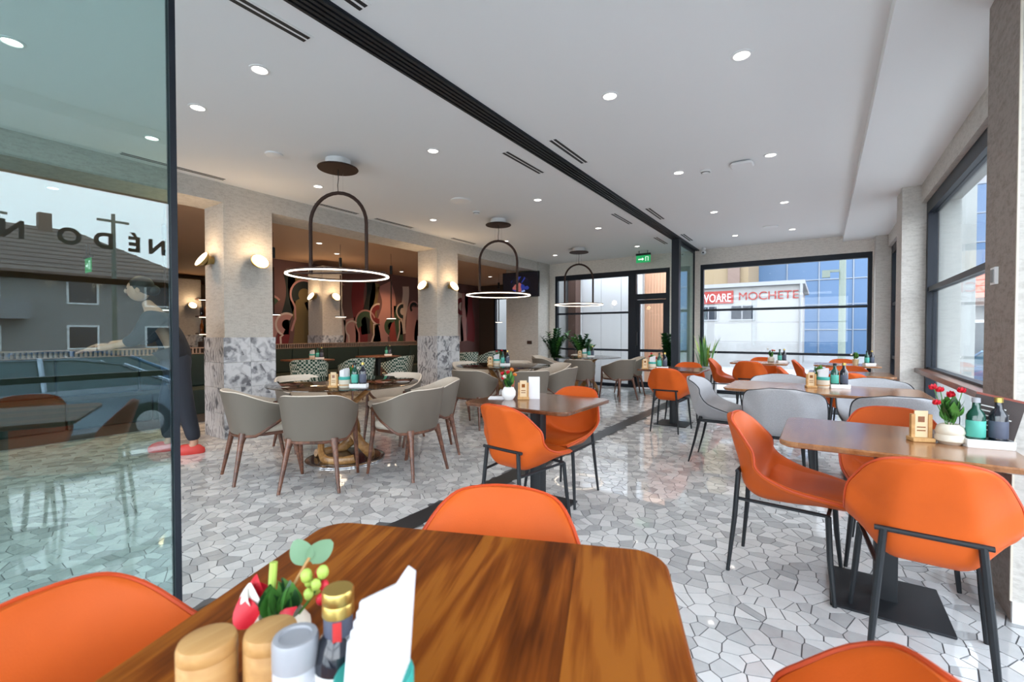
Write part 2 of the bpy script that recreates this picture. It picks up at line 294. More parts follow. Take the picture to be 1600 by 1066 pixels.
def tag(o, label=None, cat=None, group=None, kind=None):
    if label: o['label'] = label
    if cat: o['category'] = cat
    if group: o['group'] = group
    if kind: o['kind'] = kind
    return o
def thing(name, label, cat, loc=(0, 0, 0), rz=0, group=None):
    o = link(name, None, None, None, loc, (0, 0, rz)); o.empty_display_size = .1; return tag(o, label, cat, group)
def dup(root, loc, rz, label, group=None):
    r = root.copy(); COL.objects.link(r); r.location = loc; r.rotation_euler = (0, 0, rz); r['label'] = label
    if group: r['group'] = group
    for ch in list(root.children):
        c = ch.copy(); COL.objects.link(c); c.parent = r
        for g in ch.children:
            d = g.copy(); COL.objects.link(d); d.parent = c
    return r
def struct(name, mb, mat, parent=None, label=None, loc=(0, 0, 0)):
    o = obj(name, mb, mat, parent, loc, smooth=False)
    if parent is None: o['kind'] = 'structure'
    if label: o['label'] = label
    return o
class Proto:
    """first placing uses the thing itself, later ones are copies with copies of the parts"""
    def __init__(s, root): s.root = root; s.used = False
    def place(s, loc, rz, label, group=None):
        if s.used: return dup(s.root, loc, rz, label, group)
        s.used = True; s.root.location = loc; s.root.rotation_euler = (0, 0, rz); s.root['label'] = label
        if group: s.root['group'] = group
        return s.root
def spline(P, n):
    P = np.array(P, float); m = len(P); out = []
    for t in np.linspace(0, m - 1, n):
        i = min(int(t), m - 2); f = t - i
        p0 = P[max(i - 1, 0)]; p1 = P[i]; p2 = P[i + 1]; p3 = P[min(i + 2, m - 1)]
        out.append(.5 * (2 * p1 + (p2 - p0) * f + (2 * p0 - 5 * p1 + 4 * p2 - p3) * f * f + (3 * p1 - p0 - 3 * p2 + p3) * f ** 3))
    return np.array(out)
# ================================================================== SETTING
CZ = 2.95
XL = -5.70            # face of the pillar row and beam
YF = 10.0             # far window wall
XR = 0.93             # right window wall
# ---- floor: dark bed, polished broken-stone tiles laid in it
floor = struct('floor', MB().box(-7.6, 1.0, -2.6, 10.05, -.12, -.0025), 'grout', label='polished floor of irregular grey stone pieces with dark joints')
struct('back_floor', MB().box(-15.4, -7.6, -2.6, 12.6, -.12, 0), 'vfloor', floor)
struct('corner_floor', MB().box(-7.6, -5.72, 10.05, 12.6, -.12, 0), 'vfloor', floor)
def clip(poly, nx, ny, d):
    out = []
    for i in range(len(poly)):
        a = poly[i]; b = poly[(i + 1) % len(poly)]; da = a[0] * nx + a[1] * ny - d; db = b[0] * nx + b[1] * ny - d
        if da <= 0: out.append(a)
        if (da < 0 < db) or (db < 0 < da):
            t = da / (da - db); out.append((a[0] + t * (b[0] - a[0]), a[1] + t * (b[1] - a[1])))
    return out
def make_tiles():
    px, py = .088, .070; x0, x1, y0, y1 = -7.6, .98, -.7, 10.03
    nx = int((x1 - x0) / px); ny = int((y1 - y0) / py); rng = random.Random(3)
    P = {}
    for i in range(-3, nx + 3):
        for j in range(-3, ny + 3):
            P[i, j] = (x0 + (i + .5 + (j % 2) * .5 + rng.uniform(-.46, .46)) * px, y0 + (j + .5 + rng.uniform(-.46, .46)) * py)
    tiles = []
    for i in range(nx):
        for j in range(ny):
            c = P[i, j]
            if -2.30 < c[0] < -2.11: continue
            poly = [(c[0] - .3, c[1] - .3), (c[0] + .3, c[1] - .3), (c[0] + .3, c[1] + .3), (c[0] - .3, c[1] + .3)]
            for a in (-2, -1, 0, 1, 2):
                for b in (-2, -1, 0, 1, 2):
                    if a == 0 and b == 0: continue
                    q = P[i + a, j + b]; dx = q[0] - c[0]; dy = q[1] - c[1]; l = math.hypot(dx, dy)
                    if l < 1e-6: continue
                    nx_, ny_ = dx / l, dy / l
                    poly = clip(poly, nx_, ny_, (c[0] + dx / 2) * nx_ + (c[1] + dy / 2) * ny_ - .0024)
                    if len(poly) < 3: break
                if len(poly) < 3: break
            if len(poly) >= 3:
                poly = [p for k, p in enumerate(poly) if math.hypot(p[0] - poly[k - 1][0], p[1] - poly[k - 1][1]) > .004]
                if len(poly) >= 3: tiles.append((c, poly, rng.random()))
    return tiles
yaw = R(34.3)
def pix(x, y, z):
    D = -x * math.sin(yaw) + y * math.cos(yaw); r = x * math.cos(yaw) + y * math.sin(yaw)
    return (800 + 711 * r / D, 521 + 711 * (1.23 - z) / D, D) if D > .2 else (-1, -1, 99)
def in_poly(x, y, P):
    c = False
    for i in range(len(P)):
        (x1, y1), (x2, y2) = P[i], P[i - 1]
        if (y1 > y) != (y2 > y) and x < (x2 - x1) * (y - y1) / (y2 - y1) + x1: c = not c
    return c
hide = [[(100, 1070), (277, 950), (520, 815), (680, 825), (700, 760), (890, 760), (900, 840), (1010, 865), (1065, 1070)], [(-10, 0), (268, 0), (280, 1070), (-10, 1070)],
        [(1230, 1070), (1290, 990), (1370, 990), (1460, 1070)], [(1320, 840), (1370, 720), (1560, 750), (1590, 880), (1500, 930), (1390, 890)], [(1305, 885), (1465, 925), (1492, 998), (1305, 950)], [(1150, 650), (1320, 800), (1300, 830), (1180, 790)]]
cand = []
tiles = make_tiles()
for k, (c, poly, s) in enumerate(tiles):
    x, y, D = pix(c[0], c[1], 0)
    if 0 < x < 1600 and 0 < y < 1066 and not any(in_poly(x, y, h) for h in hide): cand.append((D, k))
cand.sort(); single = {k for _, k in cand[:300]}
def tile_faces(poly):
    n = len(poly); v = [(x, y, 0) for x, y in poly] + [(x, y, -.004) for x, y in poly]
    f = [tuple(range(n))] + [(k, k + n, (k + 1) % n + n, (k + 1) % n) for k in range(n)]
    return v, f
rest = MB(); shades = []
for k, (c, poly, s) in enumerate(tiles):
    if k in single:
        v, f = tile_faces(poly); me = bpy.data.meshes.new('tile'); me.from_pydata(v, [], f)
        a = me.attributes.new('shade', 'FLOAT', 'FACE'); a.data.foreach_set('value', [s] * len(f))
        link('tile', me, 'tile', floor)
    else:
        v, f = tile_faces(poly); rest.add(v, f); shades += [s] * len(f)
me = rest.mesh('tile_field', False); a = me.attributes.new('shade', 'FLOAT', 'FACE'); a.data.foreach_set('value', shades)
o = link('tile_field', me, 'tile', floor); o['kind'] = 'stuff'
tag(struct('floor_rail', MB().box(-2.29, -2.12, -2.5, 9.98, -.02, .001), 'strip'), 'dark metal rail set flush into the stone floor under the ceiling track', 'rail', kind='thing')
# ---- ceiling, soffit, beam
struct('ceiling', MB().box(XL - .5, .30, -2.6, 10.2, CZ, CZ + .2), 'ceiling', label='flat white ceiling')
struct('ceiling_soffit', MB().box(.28, 1.1, -2.6, 10.2, 2.85, CZ + .2), 'ceiling', label='lowered white ceiling strip along the right windows')
struct('ceiling_back', MB().box(-15.4, XL - .5, -2.6, 12.7, 2.87, 3.1), 'warmlit_ceil', label='ceiling of the back room behind the pillars')
struct('trim_beam', MB().box(XL - .5, XL, -2.6, 10.1, 2.73, CZ + .1), 'plaster', label='textured beam running over the row of pillars')
tr = thing('ceiling_track', 'black ribbed sliding-door track running across the white ceiling', 'track', (-2.205, 0, CZ))
obj('channel', MB().box(-.085, .085, -2.5, 9.98, -.012, .03), 'frame', tr, smooth=False)
for k in range(5):
    obj('rib', MB().box(-.082 + k * .036, -.064 + k * .036, -2.5, 9.98, -.024, -.012), 'black', tr, smooth=False)
# ---- far wall
wf = MB().box(XL, 1.1, YF, YF + .2, 2.64, CZ + .1).box(-2.72, -2.1, YF, YF + .2, -.1, 2.64).box(.70, 1.1, YF - .02, YF + .2, -.1, 2.9).box(XL, -5.52, YF, YF + .2, -.1, 2.64)
struct('wall_far', wf, 'plaster_far', label='textured plaster wall around the far windows')
# ---- right wall: header and piers between the windows
wr = MB().box(XR - .05, 1.0, -2.6, 10.0, 2.65, 2.9).box(.72, 1.0, 6.66, 7.1, -.1, 2.9).box(.72, 1.0, 9.7, 10.0, -.1, 2.9)
struct('wall_right_outer', MB().box(1.0, 1.2, 2.79, 3.25, -.1, 2.9).box(1.0, 1.2, 6.66, 7.1, -.1, 2.9).box(1.0, 1.2, 9.7, 10.0, -.1, 2.9).box(1.0, 1.2, -2.6, 10.0, 2.65, 2.9), 'pierwhite', label='white outer face of the right wall piers')
struct('wall_pier', MB().box(.675, 1.0, 2.79, 3.25, -.1, 2.9), 'plaster_shaded', label='textured pier at the right edge, its shade darkened into the colour')
struct('wall_pier_return', MB().box(.676, 1.0, 2.783, 2.79, .09, 2.85), 'plaster', label='textured side of the right pier, coloured lighter as lit by the near window')  # lighter slab stands for daylight on this side of the pier
struct('wall_right', wr, 'plaster', label='textured plaster piers between the right windows')
struct('baseboard_right', MB().box(.676, 1.0, 2.772, 2.79, 0, .09), 'whitepaint', label='white skirting at the foot of the right pier')
struct('trim_1', MB().box(.670, .677, 2.779, 2.789, .09, 2.85), 'ceramic', label='thin metal corner strip on the right pier')
# ---- left: pillars with collage panels, TV wall
panel_mesh = {}
def pillar(x0, x1, y0, y1, label):
    p = struct('pillar', MB().box(x0, x1, y0, y1, 0, 2.73), 'plaster', label=label)
    t = .022
    for face in range(2):
        L_ = (y1 - y0 + 2 * t) if face == 0 else (x1 - x0 + t)
        for c in range(2):
            for r_ in range(4):
                w = L_ / 2 - .003; h = 1.18 / 4 - .003
                key = (round(w, 3), face)
                if key not in panel_mesh:
                    mb = MB()
                    if face == 0: mb.box(0, t, -w / 2, w / 2, -h / 2, h / 2)
                    else: mb.box(-w / 2, w / 2, -t, 0, -h / 2, h / 2)
                    panel_mesh[key] = mb.mesh('panel', False)
                zc = 1.18 * (r_ + .5) / 4
                if face == 0: loc = (x1, y0 - t + L_ * (c + .5) / 2, zc)
                else: loc = (x0 + L_ * (c + .5) / 2 - .0, y0, zc)
                link('panel', panel_mesh[key], 'collage', p, loc)
    return p
pillar(XL - .48, XL, 2.47, 3.03, 'nearest textured pillar with grey collage tiles around its foot')
pillar(XL - .48, XL, 5.98, 6.54, 'second textured pillar with collage tiles, between the first two round tables')
pillar(-9.75, -9.2, 6.0, 6.5, 'square pillar in the back room in front of the mural')
pillar(-15.1, -14.55, 5.15, 5.7, 'dim pillar far back beside the bar shelves')
tvw = struct('wall_television', MB().box(-6.62, XL + .02, 9.45, 10.1, 0, CZ), 'plaster', label='textured wall end that carries the television')
tag(obj('wall_socket', MB().box(-5.99, -5.86, 9.435, 9.45, .96, 1.04).box(-5.985, -5.93, 9.43, 9.436, .97, 1.03).box(-5.92, -5.865, 9.43, 9.436, .97, 1.03), 'socket', smooth=False), 'small dark double socket low on the television wall', 'socket')
# ---- back room shell
struct('wall_mural', MB().box(-10.3, -10.0, 4.9, 12.6, 0, 2.9), 'mural', label='dark wall carrying the abstract mural')
struct('wall_back_far', MB().box(-15.4, -9.35, 12.6, 12.8, 0, 3).box(-8.5, -5.7, 12.6, 12.8, 0, 3).box(-9.35, -8.5, 12.6, 12.8, 2.5, 3).box(-9.35, -8.5, 12.6, 12.8, 0, .6), 'darkwall', label='dark end wall of the back room')
struct('wall_left', MB().box(-15.6, -15.4, -2.6, 12.8, 0, 3), 'warmlit_wall', label='wall at the far left end of the back room, warm light in its colour')
struct('wall_sky_block', MB().box(-12, -7, 15.5, 15.7, -.1, 4), 'bwhite', label='added wall blocking the bright sky behind the narrow back window')  # added to cut the sky brightness showing in the narrow window
struct('wall_wing', MB().box(-5.9, XL + .0, 10.2, 12.8, -.1, 3.1), 'bwhite', label='white outer wall of the building wing')
struct('wall_back', MB().box(-15.6, -6.0, -2.75, -2.6, -.1, 3), 'plaster', label='wall behind the viewer in the back room')
struct('wall_roof', MB().box(-15.8, 1.2, -2.9, 10.3, 3.15, 3.4).box(-15.8, -5.7, 10.3, 12.9, 3.15, 3.4), 'bwhite', label='flat roof slab over the restaurant')
# ---- windows
def bar(p, name, mat, *b): return obj(name, MB().box(*b), mat, p, smooth=False)
def window_y(name, X0, X1, Y, z0, z1, bars, verts, label, top=.12, side=.06, d=.045):
    """window in a plane of constant Y"""
    w = link(name, None); tag(w, label, kind='structure')
    bar(w, 'frame_head', 'frame', X0, X1, Y - d, Y + d, z1 - top, z1); bar(w, 'frame_foot', 'frame', X0, X1, Y - d, Y + d, z0, z0 + .07)
    bar(w, 'frame_side', 'frame', X0, X0 + side, Y - d, Y + d, z0 + .07, z1 - top); bar(w, 'frame_side', 'frame', X1 - side, X1, Y - d, Y + d, z0 + .07, z1 - top)
    xs = [X0 + side] + verts + [X1 - side]; zs = [z0 + .07] + bars + [z1 - top]
    for v in verts: bar(w, 'mullion', 'frame', v - .04, v + .04, Y - d, Y + d, z0 + .07, z1 - top)
    for i in range(len(xs) - 1):
        a, b = xs[i] + (.04 if i else 0), xs[i + 1] - (.04 if i < len(xs) - 2 else 0)
        for k in bars: bar(w, 'transom', 'frame', a, b, Y - .03, Y + .03, k - .022, k + .022)
        for j in range(len(zs) - 1):
            bar(w, 'pane', 'glass', a, b, Y - .006, Y + .006, zs[j] + (.022 if j else 0), zs[j + 1] - (.022 if j < len(zs) - 2 else 0))
    return w
def window_x(name, X, Y0, Y1, z0, z1, bars, verts, label, top=.14, side=.09, d=.045):
    w = link(name, None); tag(w, label, kind='structure')
    bar(w, 'frame_head', 'frame', X - d, X + d, Y0, Y1, z1 - top, z1); bar(w, 'frame_foot', 'frame', X - d, X + d, Y0, Y1, z0, z0 + .07)
    bar(w, 'frame_side', 'frame', X - d, X + d, Y0, Y0 + side, z0 + .07, z1 - top); bar(w, 'frame_side', 'frame', X - d, X + d, Y1 - side, Y1, z0 + .07, z1 - top)
    ys = [Y0 + side] + verts + [Y1 - side]; zs = [z0 + .07] + bars + [z1 - top]
    for v in verts: bar(w, 'mullion', 'frame', X - d, X + d, v - .04, v + .04, z0 + .07, z1 - top)
    for i in range(len(ys) - 1):
        a, b = ys[i] + (.04 if i else 0), ys[i + 1] - (.04 if i < len(ys) - 2 else 0)
        for k in bars: bar(w, 'transom', 'frame', X - .035, X + .035, a, b, k - .025, k + .025)
        for j in range(len(zs) - 1):
            bar(w, 'pane', 'glass', X - .006, X + .006, a, b, zs[j] + (.025 if j else 0), zs[j + 1] - (.025 if j < len(zs) - 2 else 0))
    return w
BARS = [.84, 1.70]
window_y('window_1', -2.1, .70, YF + .05, 0, 2.66, BARS, [], 'wide black framed far window facing the white shop and blue glass facade')
window_y('window_2', -5.52, -3.58, YF + .05, 0, 2.64, BARS, [], 'black framed fixed window left of the far door')
window_x('window_3', .97, 3.25, 6.66, 0, 2.66, BARS, [], 'black framed right window between the two plaster piers')
window_x('window_4', .97, 7.1, 9.7, 0, 2.66, BARS, [], 'black framed right window beyond the second pier')
window_x('window_5', .97, -2.4, 2.79, 0, 2.66, BARS, [], 'black framed right window nearest the camera, carrying lettering')
window_y('window_6', -6.0, .9, -2.68, 0, 2.85, BARS, [-4.2, -2.5, -.8], 'black framed window front behind the camera')
window_y('window_7', -9.35, -8.5, 12.65, .6, 2.5, [], [], 'narrow window at the far end of the back room')
struct('trim_2', MB().box(.84, .97, 3.26, 6.65, .80, .845), 'walnut', label='brown wooden sill along the right window')
# far door
d1 = link('door_1', None); tag(d1, 'black framed glass door with a transom light, in the far wall', kind='structure')
for b in ((-3.58, -3.46, 0, 2.64), (-2.8, -2.72, 0, 2.64)): bar(d1, 'door_frame', 'frame', b[0], b[1], YF, YF + .1, b[2], b[3])
for b in ((-3.46, -2.8, 2.55, 2.64), (-3.46, -2.8, 1.98, 2.10)): bar(d1, 'door_frame', 'frame', b[0], b[1], YF, YF + .1, b[2], b[3])
for b in ((-3.46, -3.38, .02, 1.97), (-2.86, -2.8, .02, 1.97), (-3.38, -2.86, .02, .14), (-3.38, -2.86, 1.88, 1.97), (-3.38, -2.86, .81, .87)): bar(d1, 'door_leaf', 'frame', b[0], b[1], YF + .02, YF + .08, b[2], b[3])
for b in ((-3.38, -2.86, .14, .81), (-3.38, -2.86, .87, 1.88), (-3.46, -2.8, 2.10, 2.55)): bar(d1, 'pane', 'glass', b[0], b[1], YF + .045, YF + .055, b[2], b[3])
bar(d1, 'handle', 'black', -3.44, -3.41, YF - .06, YF - .03, .95, 1.25)
# sliding glass leaves hanging in the track
def leaf(label, y0, y1, near):
    t = thing('sliding_glass_door', label, 'glass door', (-2.205, y0, 0))
    L_ = y1 - y0
    for a, b in ((0, .022), (L_ - .022, L_)): obj('stile', MB().box(-.018, .018, a, b, .03, 2.925), 'frame', t, smooth=False)
    obj('top_rail', MB().box(-.018, .018, .022, L_ - .022, 2.87, 2.925), 'frame', t, smooth=False)
    obj('bottom_rail', MB().box(-.018, .018, .022, L_ - .022, .004, .07), 'frame', t, smooth=False)
    obj('pane', MB().box(-.005, .005, .022, L_ - .022, .07, 2.87), 'panelglass', t, smooth=False)
    return t
leaf('tall tinted glass leaf with slim dark edge at far left, reflecting the street', -.62, .775, True)
leaf('tall tinted glass leaf parked at the far end of the ceiling track', 8.62, 9.9, False)
tag(obj('track_post', MB().box(-2.27, -2.14, 8.45, 8.58, .002, 2.925), 'frame', smooth=False), 'dark slim post at the end of the far sliding glass leaf', 'post')

# ================================================================== CEILING FITTINGS
def downlight_mesh():
    t = thing('downlight', 'x', 'downlight')
    obj('bezel', MB().lathe([(.046, 0), (.062, 0), (.062, -.004), (.048, -.007), (.046, -.002)], 20), 'white', t)
    obj('lens', MB().lathe([(.0, -.002), (.045, -.002), (.045, -.001), (0, -.001)], 20), 'lamp', t)
    return t
DL = Proto(downlight_mesh())
rows = {1.55: 'first', 3.15: 'second', 5.06: 'third', 6.98: 'fourth', 8.87: 'fifth'}
cols = {-.43: 'in the ceiling column nearest the windows', -1.29: 'in the second ceiling column from the windows', -3.05: 'just left of the black ceiling track', -4.9: 'in the ceiling column nearest the pillars'}
def spot(loc, power, col=(1, .93, .85), size=R(120)):
    l = bpy.data.lights.new('downlight_beam', 'SPOT'); l.energy = power; l.color = col; l.spot_size = size; l.spot_blend = .8; l.shadow_soft_size = .045
    o = bpy.data.objects.new('downlight_beam', l); COL.objects.link(o); o.location = loc; return o
DLP = 22
for x, cn in cols.items():
    for y, rn in rows.items():
        if y < 2 and x > -2: continue
        DL.place((x, y, CZ), 0, f'round recessed downlight {cn}, {rn} row from the camera', 'recessed ceiling downlights'); spot((x, y, CZ - .02), DLP)
for x, y, l in ((-3.95, 1.54, 'round recessed downlight between the glass leaf and the first pillar'), (-3.97, .58, 'large looking downlight seen through the tinted glass at top left')):
    DL.place((x, y, CZ), 0, l, 'recessed ceiling downlights'); spot((x, y, CZ - .02), DLP)
bk = [(-6.5, 1.6), (-7.2, 1.35), (-7.6, 4.9), (-8.3, 5.75), (-9.3, 8.4), (-7.5, 8.2), (-13.0, 5.6), (-8.0, 10.6)]  # the downlight near the bar is added to light the end wall
for i, (x, y) in enumerate(bk):
    DL.place((x, y, 2.87), 0, 'warm recessed downlight in the back room ceiling ' + ['seen through the tinted glass, right one', 'seen through the tinted glass, left one', 'above the first banquette table', 'between the two front pillars', 'in front of the mural', 'near the second pillar', 'added to light the wall by the bar', 'by the far window'][i], 'back room downlights'); spot((x, y, 2.85), 60, (1, .60, .30))
def vent(x, y0, y1, label, z=CZ, n=2):
    t = thing('linear_vent', label, 'air vent', (x, (y0 + y1) / 2, z)); L_ = y1 - y0
    obj('frame', MB().box(-.05, .05, -L_ / 2, L_ / 2, -.003, 0), 'white', t, smooth=False)
    for k in (-.021, .021): obj('slot', MB().box(k - .013, k + .013, -L_ / 2 + .01, L_ / 2 - .01, -.0042, -.003), 'black', t, smooth=False)
vent(-2.51, .95, 1.56, 'black double slot air vent at top left, beside the track')
vent(-2.02, .95, 1.58, 'black double slot air vent cut by the top edge, right of the track')
vent(-2.51, 3.55, 4.25, 'slot air vent left of the track, above the nearest round pendant lamp')
vent(-2.0, 3.56, 4.24, 'slot air vent right of the track, in the middle of the ceiling')
vent(-2.51, 6.25, 7.0, 'slot air vent left of the track, third along')
vent(-2.01, 6.25, 6.98, 'slot air vent right of the track, third along')
vent(-2.5, 8.22, 8.95, 'slot air vent left of the track, near the exit sign')
vent(-2.03, 8.22, 8.9, 'slot air vent right of the track, near the far glass leaf')
vent(-5.55, 1.5, 2.43, 'narrow slot air vent over the nearest pillar'); vent(-5.55, 3.52, 4.2, 'narrow slot air vent along the beam behind the first pendant')
vent(-5.55, 4.5, 5.26, 'narrow slot air vent along the beam right of the first pendant'); vent(-5.55, 6.2, 6.88, 'narrow slot air vent along the beam beyond the second pillar')
t = thing('access_point', 'flat white rounded square device between two ceiling downlights', 'access point', (-.69, 5.14, CZ))
obj('base', MB().slab(.17, .17, -.01, 0, .03, .002), 'greycap', t); obj('cover', MB().slab(.21, .21, -.035, -.01, .05, .012), 'white', t)
def detector(x, y, label, r=.055):
    t = thing('smoke_detector', label, 'smoke detector', (x, y, CZ))
    obj('base', MB().lathe([(r, 0), (r, -.012), (r * .9, -.016)], 16), 'white', t); obj('sensor', MB().lathe([(r * .75, -.016), (r * .7, -.035), (r * .3, -.045), (0, -.045)], 16), 'white', t)
    obj('slit', MB().lathe([(r * .78, -.018), (r * .78, -.024), (r * .72, -.024)], 16), 'black', t)
detector(-1.04, 5.17, 'small white smoke detector beside the flat ceiling device'); detector(-4.07, 5.07, 'small white smoke detector before the second pendant lamp')
for x, y, r, l in ((-3.89, 4.52, .13, 'round white ceiling speaker between the first and second pendants'), (-4.37, 2.35, .08, 'round flush white ceiling cover left of the first pendant'), (-.71, 8.44, .11, 'flush round white ceiling cover near the far window')):
    t = thing('ceiling_speaker', l, 'ceiling speaker', (x, y, CZ)); obj('rim', MB().lathe([(r, 0), (r, -.014), (r * .85, -.018)], 20), 'white', t); obj('grille', MB().lathe([(r * .84, -.012), (0, -.014)], 20), 'whitepaint', t)
t = thing('security_camera', 'small white camera under the ceiling by the far window corner', 'camera', (-2.0, 9.8, CZ))
obj('mount', MB().lathe([(.04, 0), (.04, -.04), (.02, -.05)], 12), 'white', t); obj('dome', MB().sphere((0, 0, -.09), .05), 'white', t); obj('lens', MB().sphere((0, -.045, -.1), .016), 'black', t)
def exit_sign(x, y, z, w, h, label, hang):
    t = thing('exit_sign', label, 'exit sign', (x, y, z))
    obj('case', MB().box(-w / 2, w / 2, -.03, .03, h, h + .04), 'black', t, smooth=False)
    obj('plate', MB().box(-w / 2, w / 2, -.006, .006, 0, h), 'exitgreen', t, smooth=False)
    g = MB().box(-.35 * w, -.08 * w, -.008, -.006, .4 * h, .55 * h).add([(-.08 * w, -.0075, .25 * h), (.06 * w, -.0075, .475 * h), (-.08 * w, -.0075, .7 * h)], [(0, 1, 2)])
    g.box(.15 * w, .19 * w, -.008, -.006, .2 * h, .8 * h).box(.15 * w, .36 * w, -.008, -.006, .74 * h, .8 * h).box(.32 * w, .36 * w, -.008, -.006, .2 * h, .8 * h)
    obj('pictogram', g, 'exitwhite', t, smooth=False)
    if hang:
        for s in (-1, 1): obj('hanger', MB().box(s * w * .3 - .005, s * w * .3 + .005, -.005, .005, h + .04, hang), 'black', t, smooth=False)
exit_sign(-3.1, 9.4, 2.70, .30, .15, 'green emergency exit sign hanging before the far door', CZ - 2.70 - .001)
exit_sign(-11.2, 2.55, 2.35, .36, .26, 'green emergency exit sign in the back room by the glass edge', 2.87 - 2.35 - .001)

# ---- arch-and-ring pendants
def pendant_mesh():
    t = thing('ring_pendant', 'x', 'pendant lamp')
    obj('canopy_box', MB().lathe([(.12, CZ), (.12, CZ - .07), (.10, CZ - .08)], 24), 'white', t)
    obj('canopy_plate', MB().lathe([(.0, CZ - .078), (.19, CZ - .078), (.195, CZ - .085), (.19, CZ - .092), (0, CZ - .092)], 32), 'bronze', t)
    obj('cable', MB().tube([(0, 0, CZ - .09), (.004, 0, CZ - .18), (-.004, 0, CZ - .25), (0, 0, 2.63)], .004, 6), 'black', t)
    for s in (-1, 1): obj('wire', MB().tube([(s * .05, 0, CZ - .09), (s * .05, 0, 2.60)], .0012, 4), 'chrome', t)
    r = .285; pts = [(-r, 0, 1.82)] + [(-r, 0, z) for z in (2.0, 2.2)] + [(-r * math.cos(a), 0, 2.32 + .305 * math.sin(a)) for a in np.linspace(0, math.pi, 17)] + [(r, 0, z) for z in (2.2, 2.0)] + [(r, 0, 1.82)]
    obj('arch', MB().tube(pts, .018, 10), 'bronze', t)
    n = 64; R_ = .475
    ring = MB().rings([[(rr * math.cos(2 * math.pi * k / n), rr * math.sin(2 * math.pi * k / n), z) for rr, z in ((R_ + .012, 1.80), (R_ + .012, 1.822), (R_ - .012, 1.822), (R_ - .012, 1.80))] for k in range(n)] + [[(rr, 0, z) for rr, z in ((R_ + .012, 1.80), (R_ + .012, 1.822), (R_ - .012, 1.822), (R_ - .012, 1.80))]], False, False)
    obj('ring', ring, 'bronze', t)
    led = MB().rings([[(rr * math.cos(2 * math.pi * k / n), rr * math.sin(2 * math.pi * k / n), z) for rr, z in ((R_ + .0125, 1.798), (R_ + .0125, 1.808), (R_ - .0125, 1.808), (R_ - .0125, 1.798))] for k in range(n)] + [[(rr, 0, z) for rr, z in ((R_ + .0125, 1.798), (R_ + .0125, 1.808), (R_ - .0125, 1.808), (R_ - .0125, 1.798))]], False, False)
    obj('light_strip', led, 'ring', t)
    obj('cross_bar', MB().tube([(-R_, 0, 1.83), (R_, 0, 1.83)], .009, 6), 'bronze', t)
    return t
PD = Proto(pendant_mesh())
for (x, y), l in zip(((-4.0, 2.79), (-4.07, 5.6), (-4.1, 8.42)), ('nearest bronze arch pendant with a glowing ring above the first round table', 'second bronze arch pendant with a glowing ring, above the middle round table', 'farthest bronze arch pendant with a glowing ring, before the far window')):
    PD.place((x, y, 0), R(31), l, 'arch and ring pendants')
# ---- tilted disc lamps on the pillars
def sconce_mesh():
    t = thing('wall_lamp', 'x', 'wall lamp')
    obj('wall_cup', MB().lathe([(.045, 0), (.045, .03), (.07, .075), (.072, .08)], 20).xform(Matrix.Rotation(R(-90), 4, 'Y') @ Matrix.Rotation(0, 4, 'X')).xform(Matrix.Rotation(R(180), 4, 'Z')), 'brass', t)
    Mt = Matrix.Translation((.12, 0, -.0)) @ Matrix.Rotation(R(58), 4, 'Y')
    obj('bowl', MB().lathe([(.02, -.06), (.06, -.045), (.1, -.01), (.105, .004), (.098, .004)], 24).xform(Mt), 'brass', t)
    obj('diffuser', MB().lathe([(.0, .004), (.095, .004), (.095, .009), (.0, .012)], 24).xform(Mt), 'warmlamp', t)
    return t
SC = Proto(sconce_mesh())
def sconce(x, y, z, rz, l):
    SC.place((x, y, z), rz, l, 'tilted disc lamps on the pillars')
    pl = bpy.data.lights.new('sconce_glow', 'POINT'); pl.energy = 5.0; pl.color = (1, .68, .38); pl.shadow_soft_size = .08
    po = bpy.data.objects.new('sconce_glow', pl); COL.objects.link(po); po.location = (x + .22 * math.cos(rz), y + .22 * math.sin(rz), z + .1)
sconce(XL + .0, 2.82, 2.09, 0, 'tilted glowing disc lamp on the window-side face of the nearest pillar')
sconce(XL - .27, 2.47, 2.09, R(-90), 'tilted glowing disc lamp on the shaded left face of the nearest pillar')
sconce(XL + .0, 6.3, 2.09, 0, 'tilted glowing disc lamp on the window-side face of the second pillar')
sconce(XL - .25, 5.98, 2.09, R(-90), 'tilted glowing disc lamp on the shaded left face of the second pillar')
sconce(-9.2, 6.27, 2.05, 0, 'right glowing disc lamp on the back pillar before the mural')
sconce(-9.45, 6.0, 2.05, R(-90), 'left glowing disc lamp on the back pillar before the mural')
sconce(-14.55, 5.45, 2.0, 0, 'small glowing disc lamp on the dim pillar by the bar')
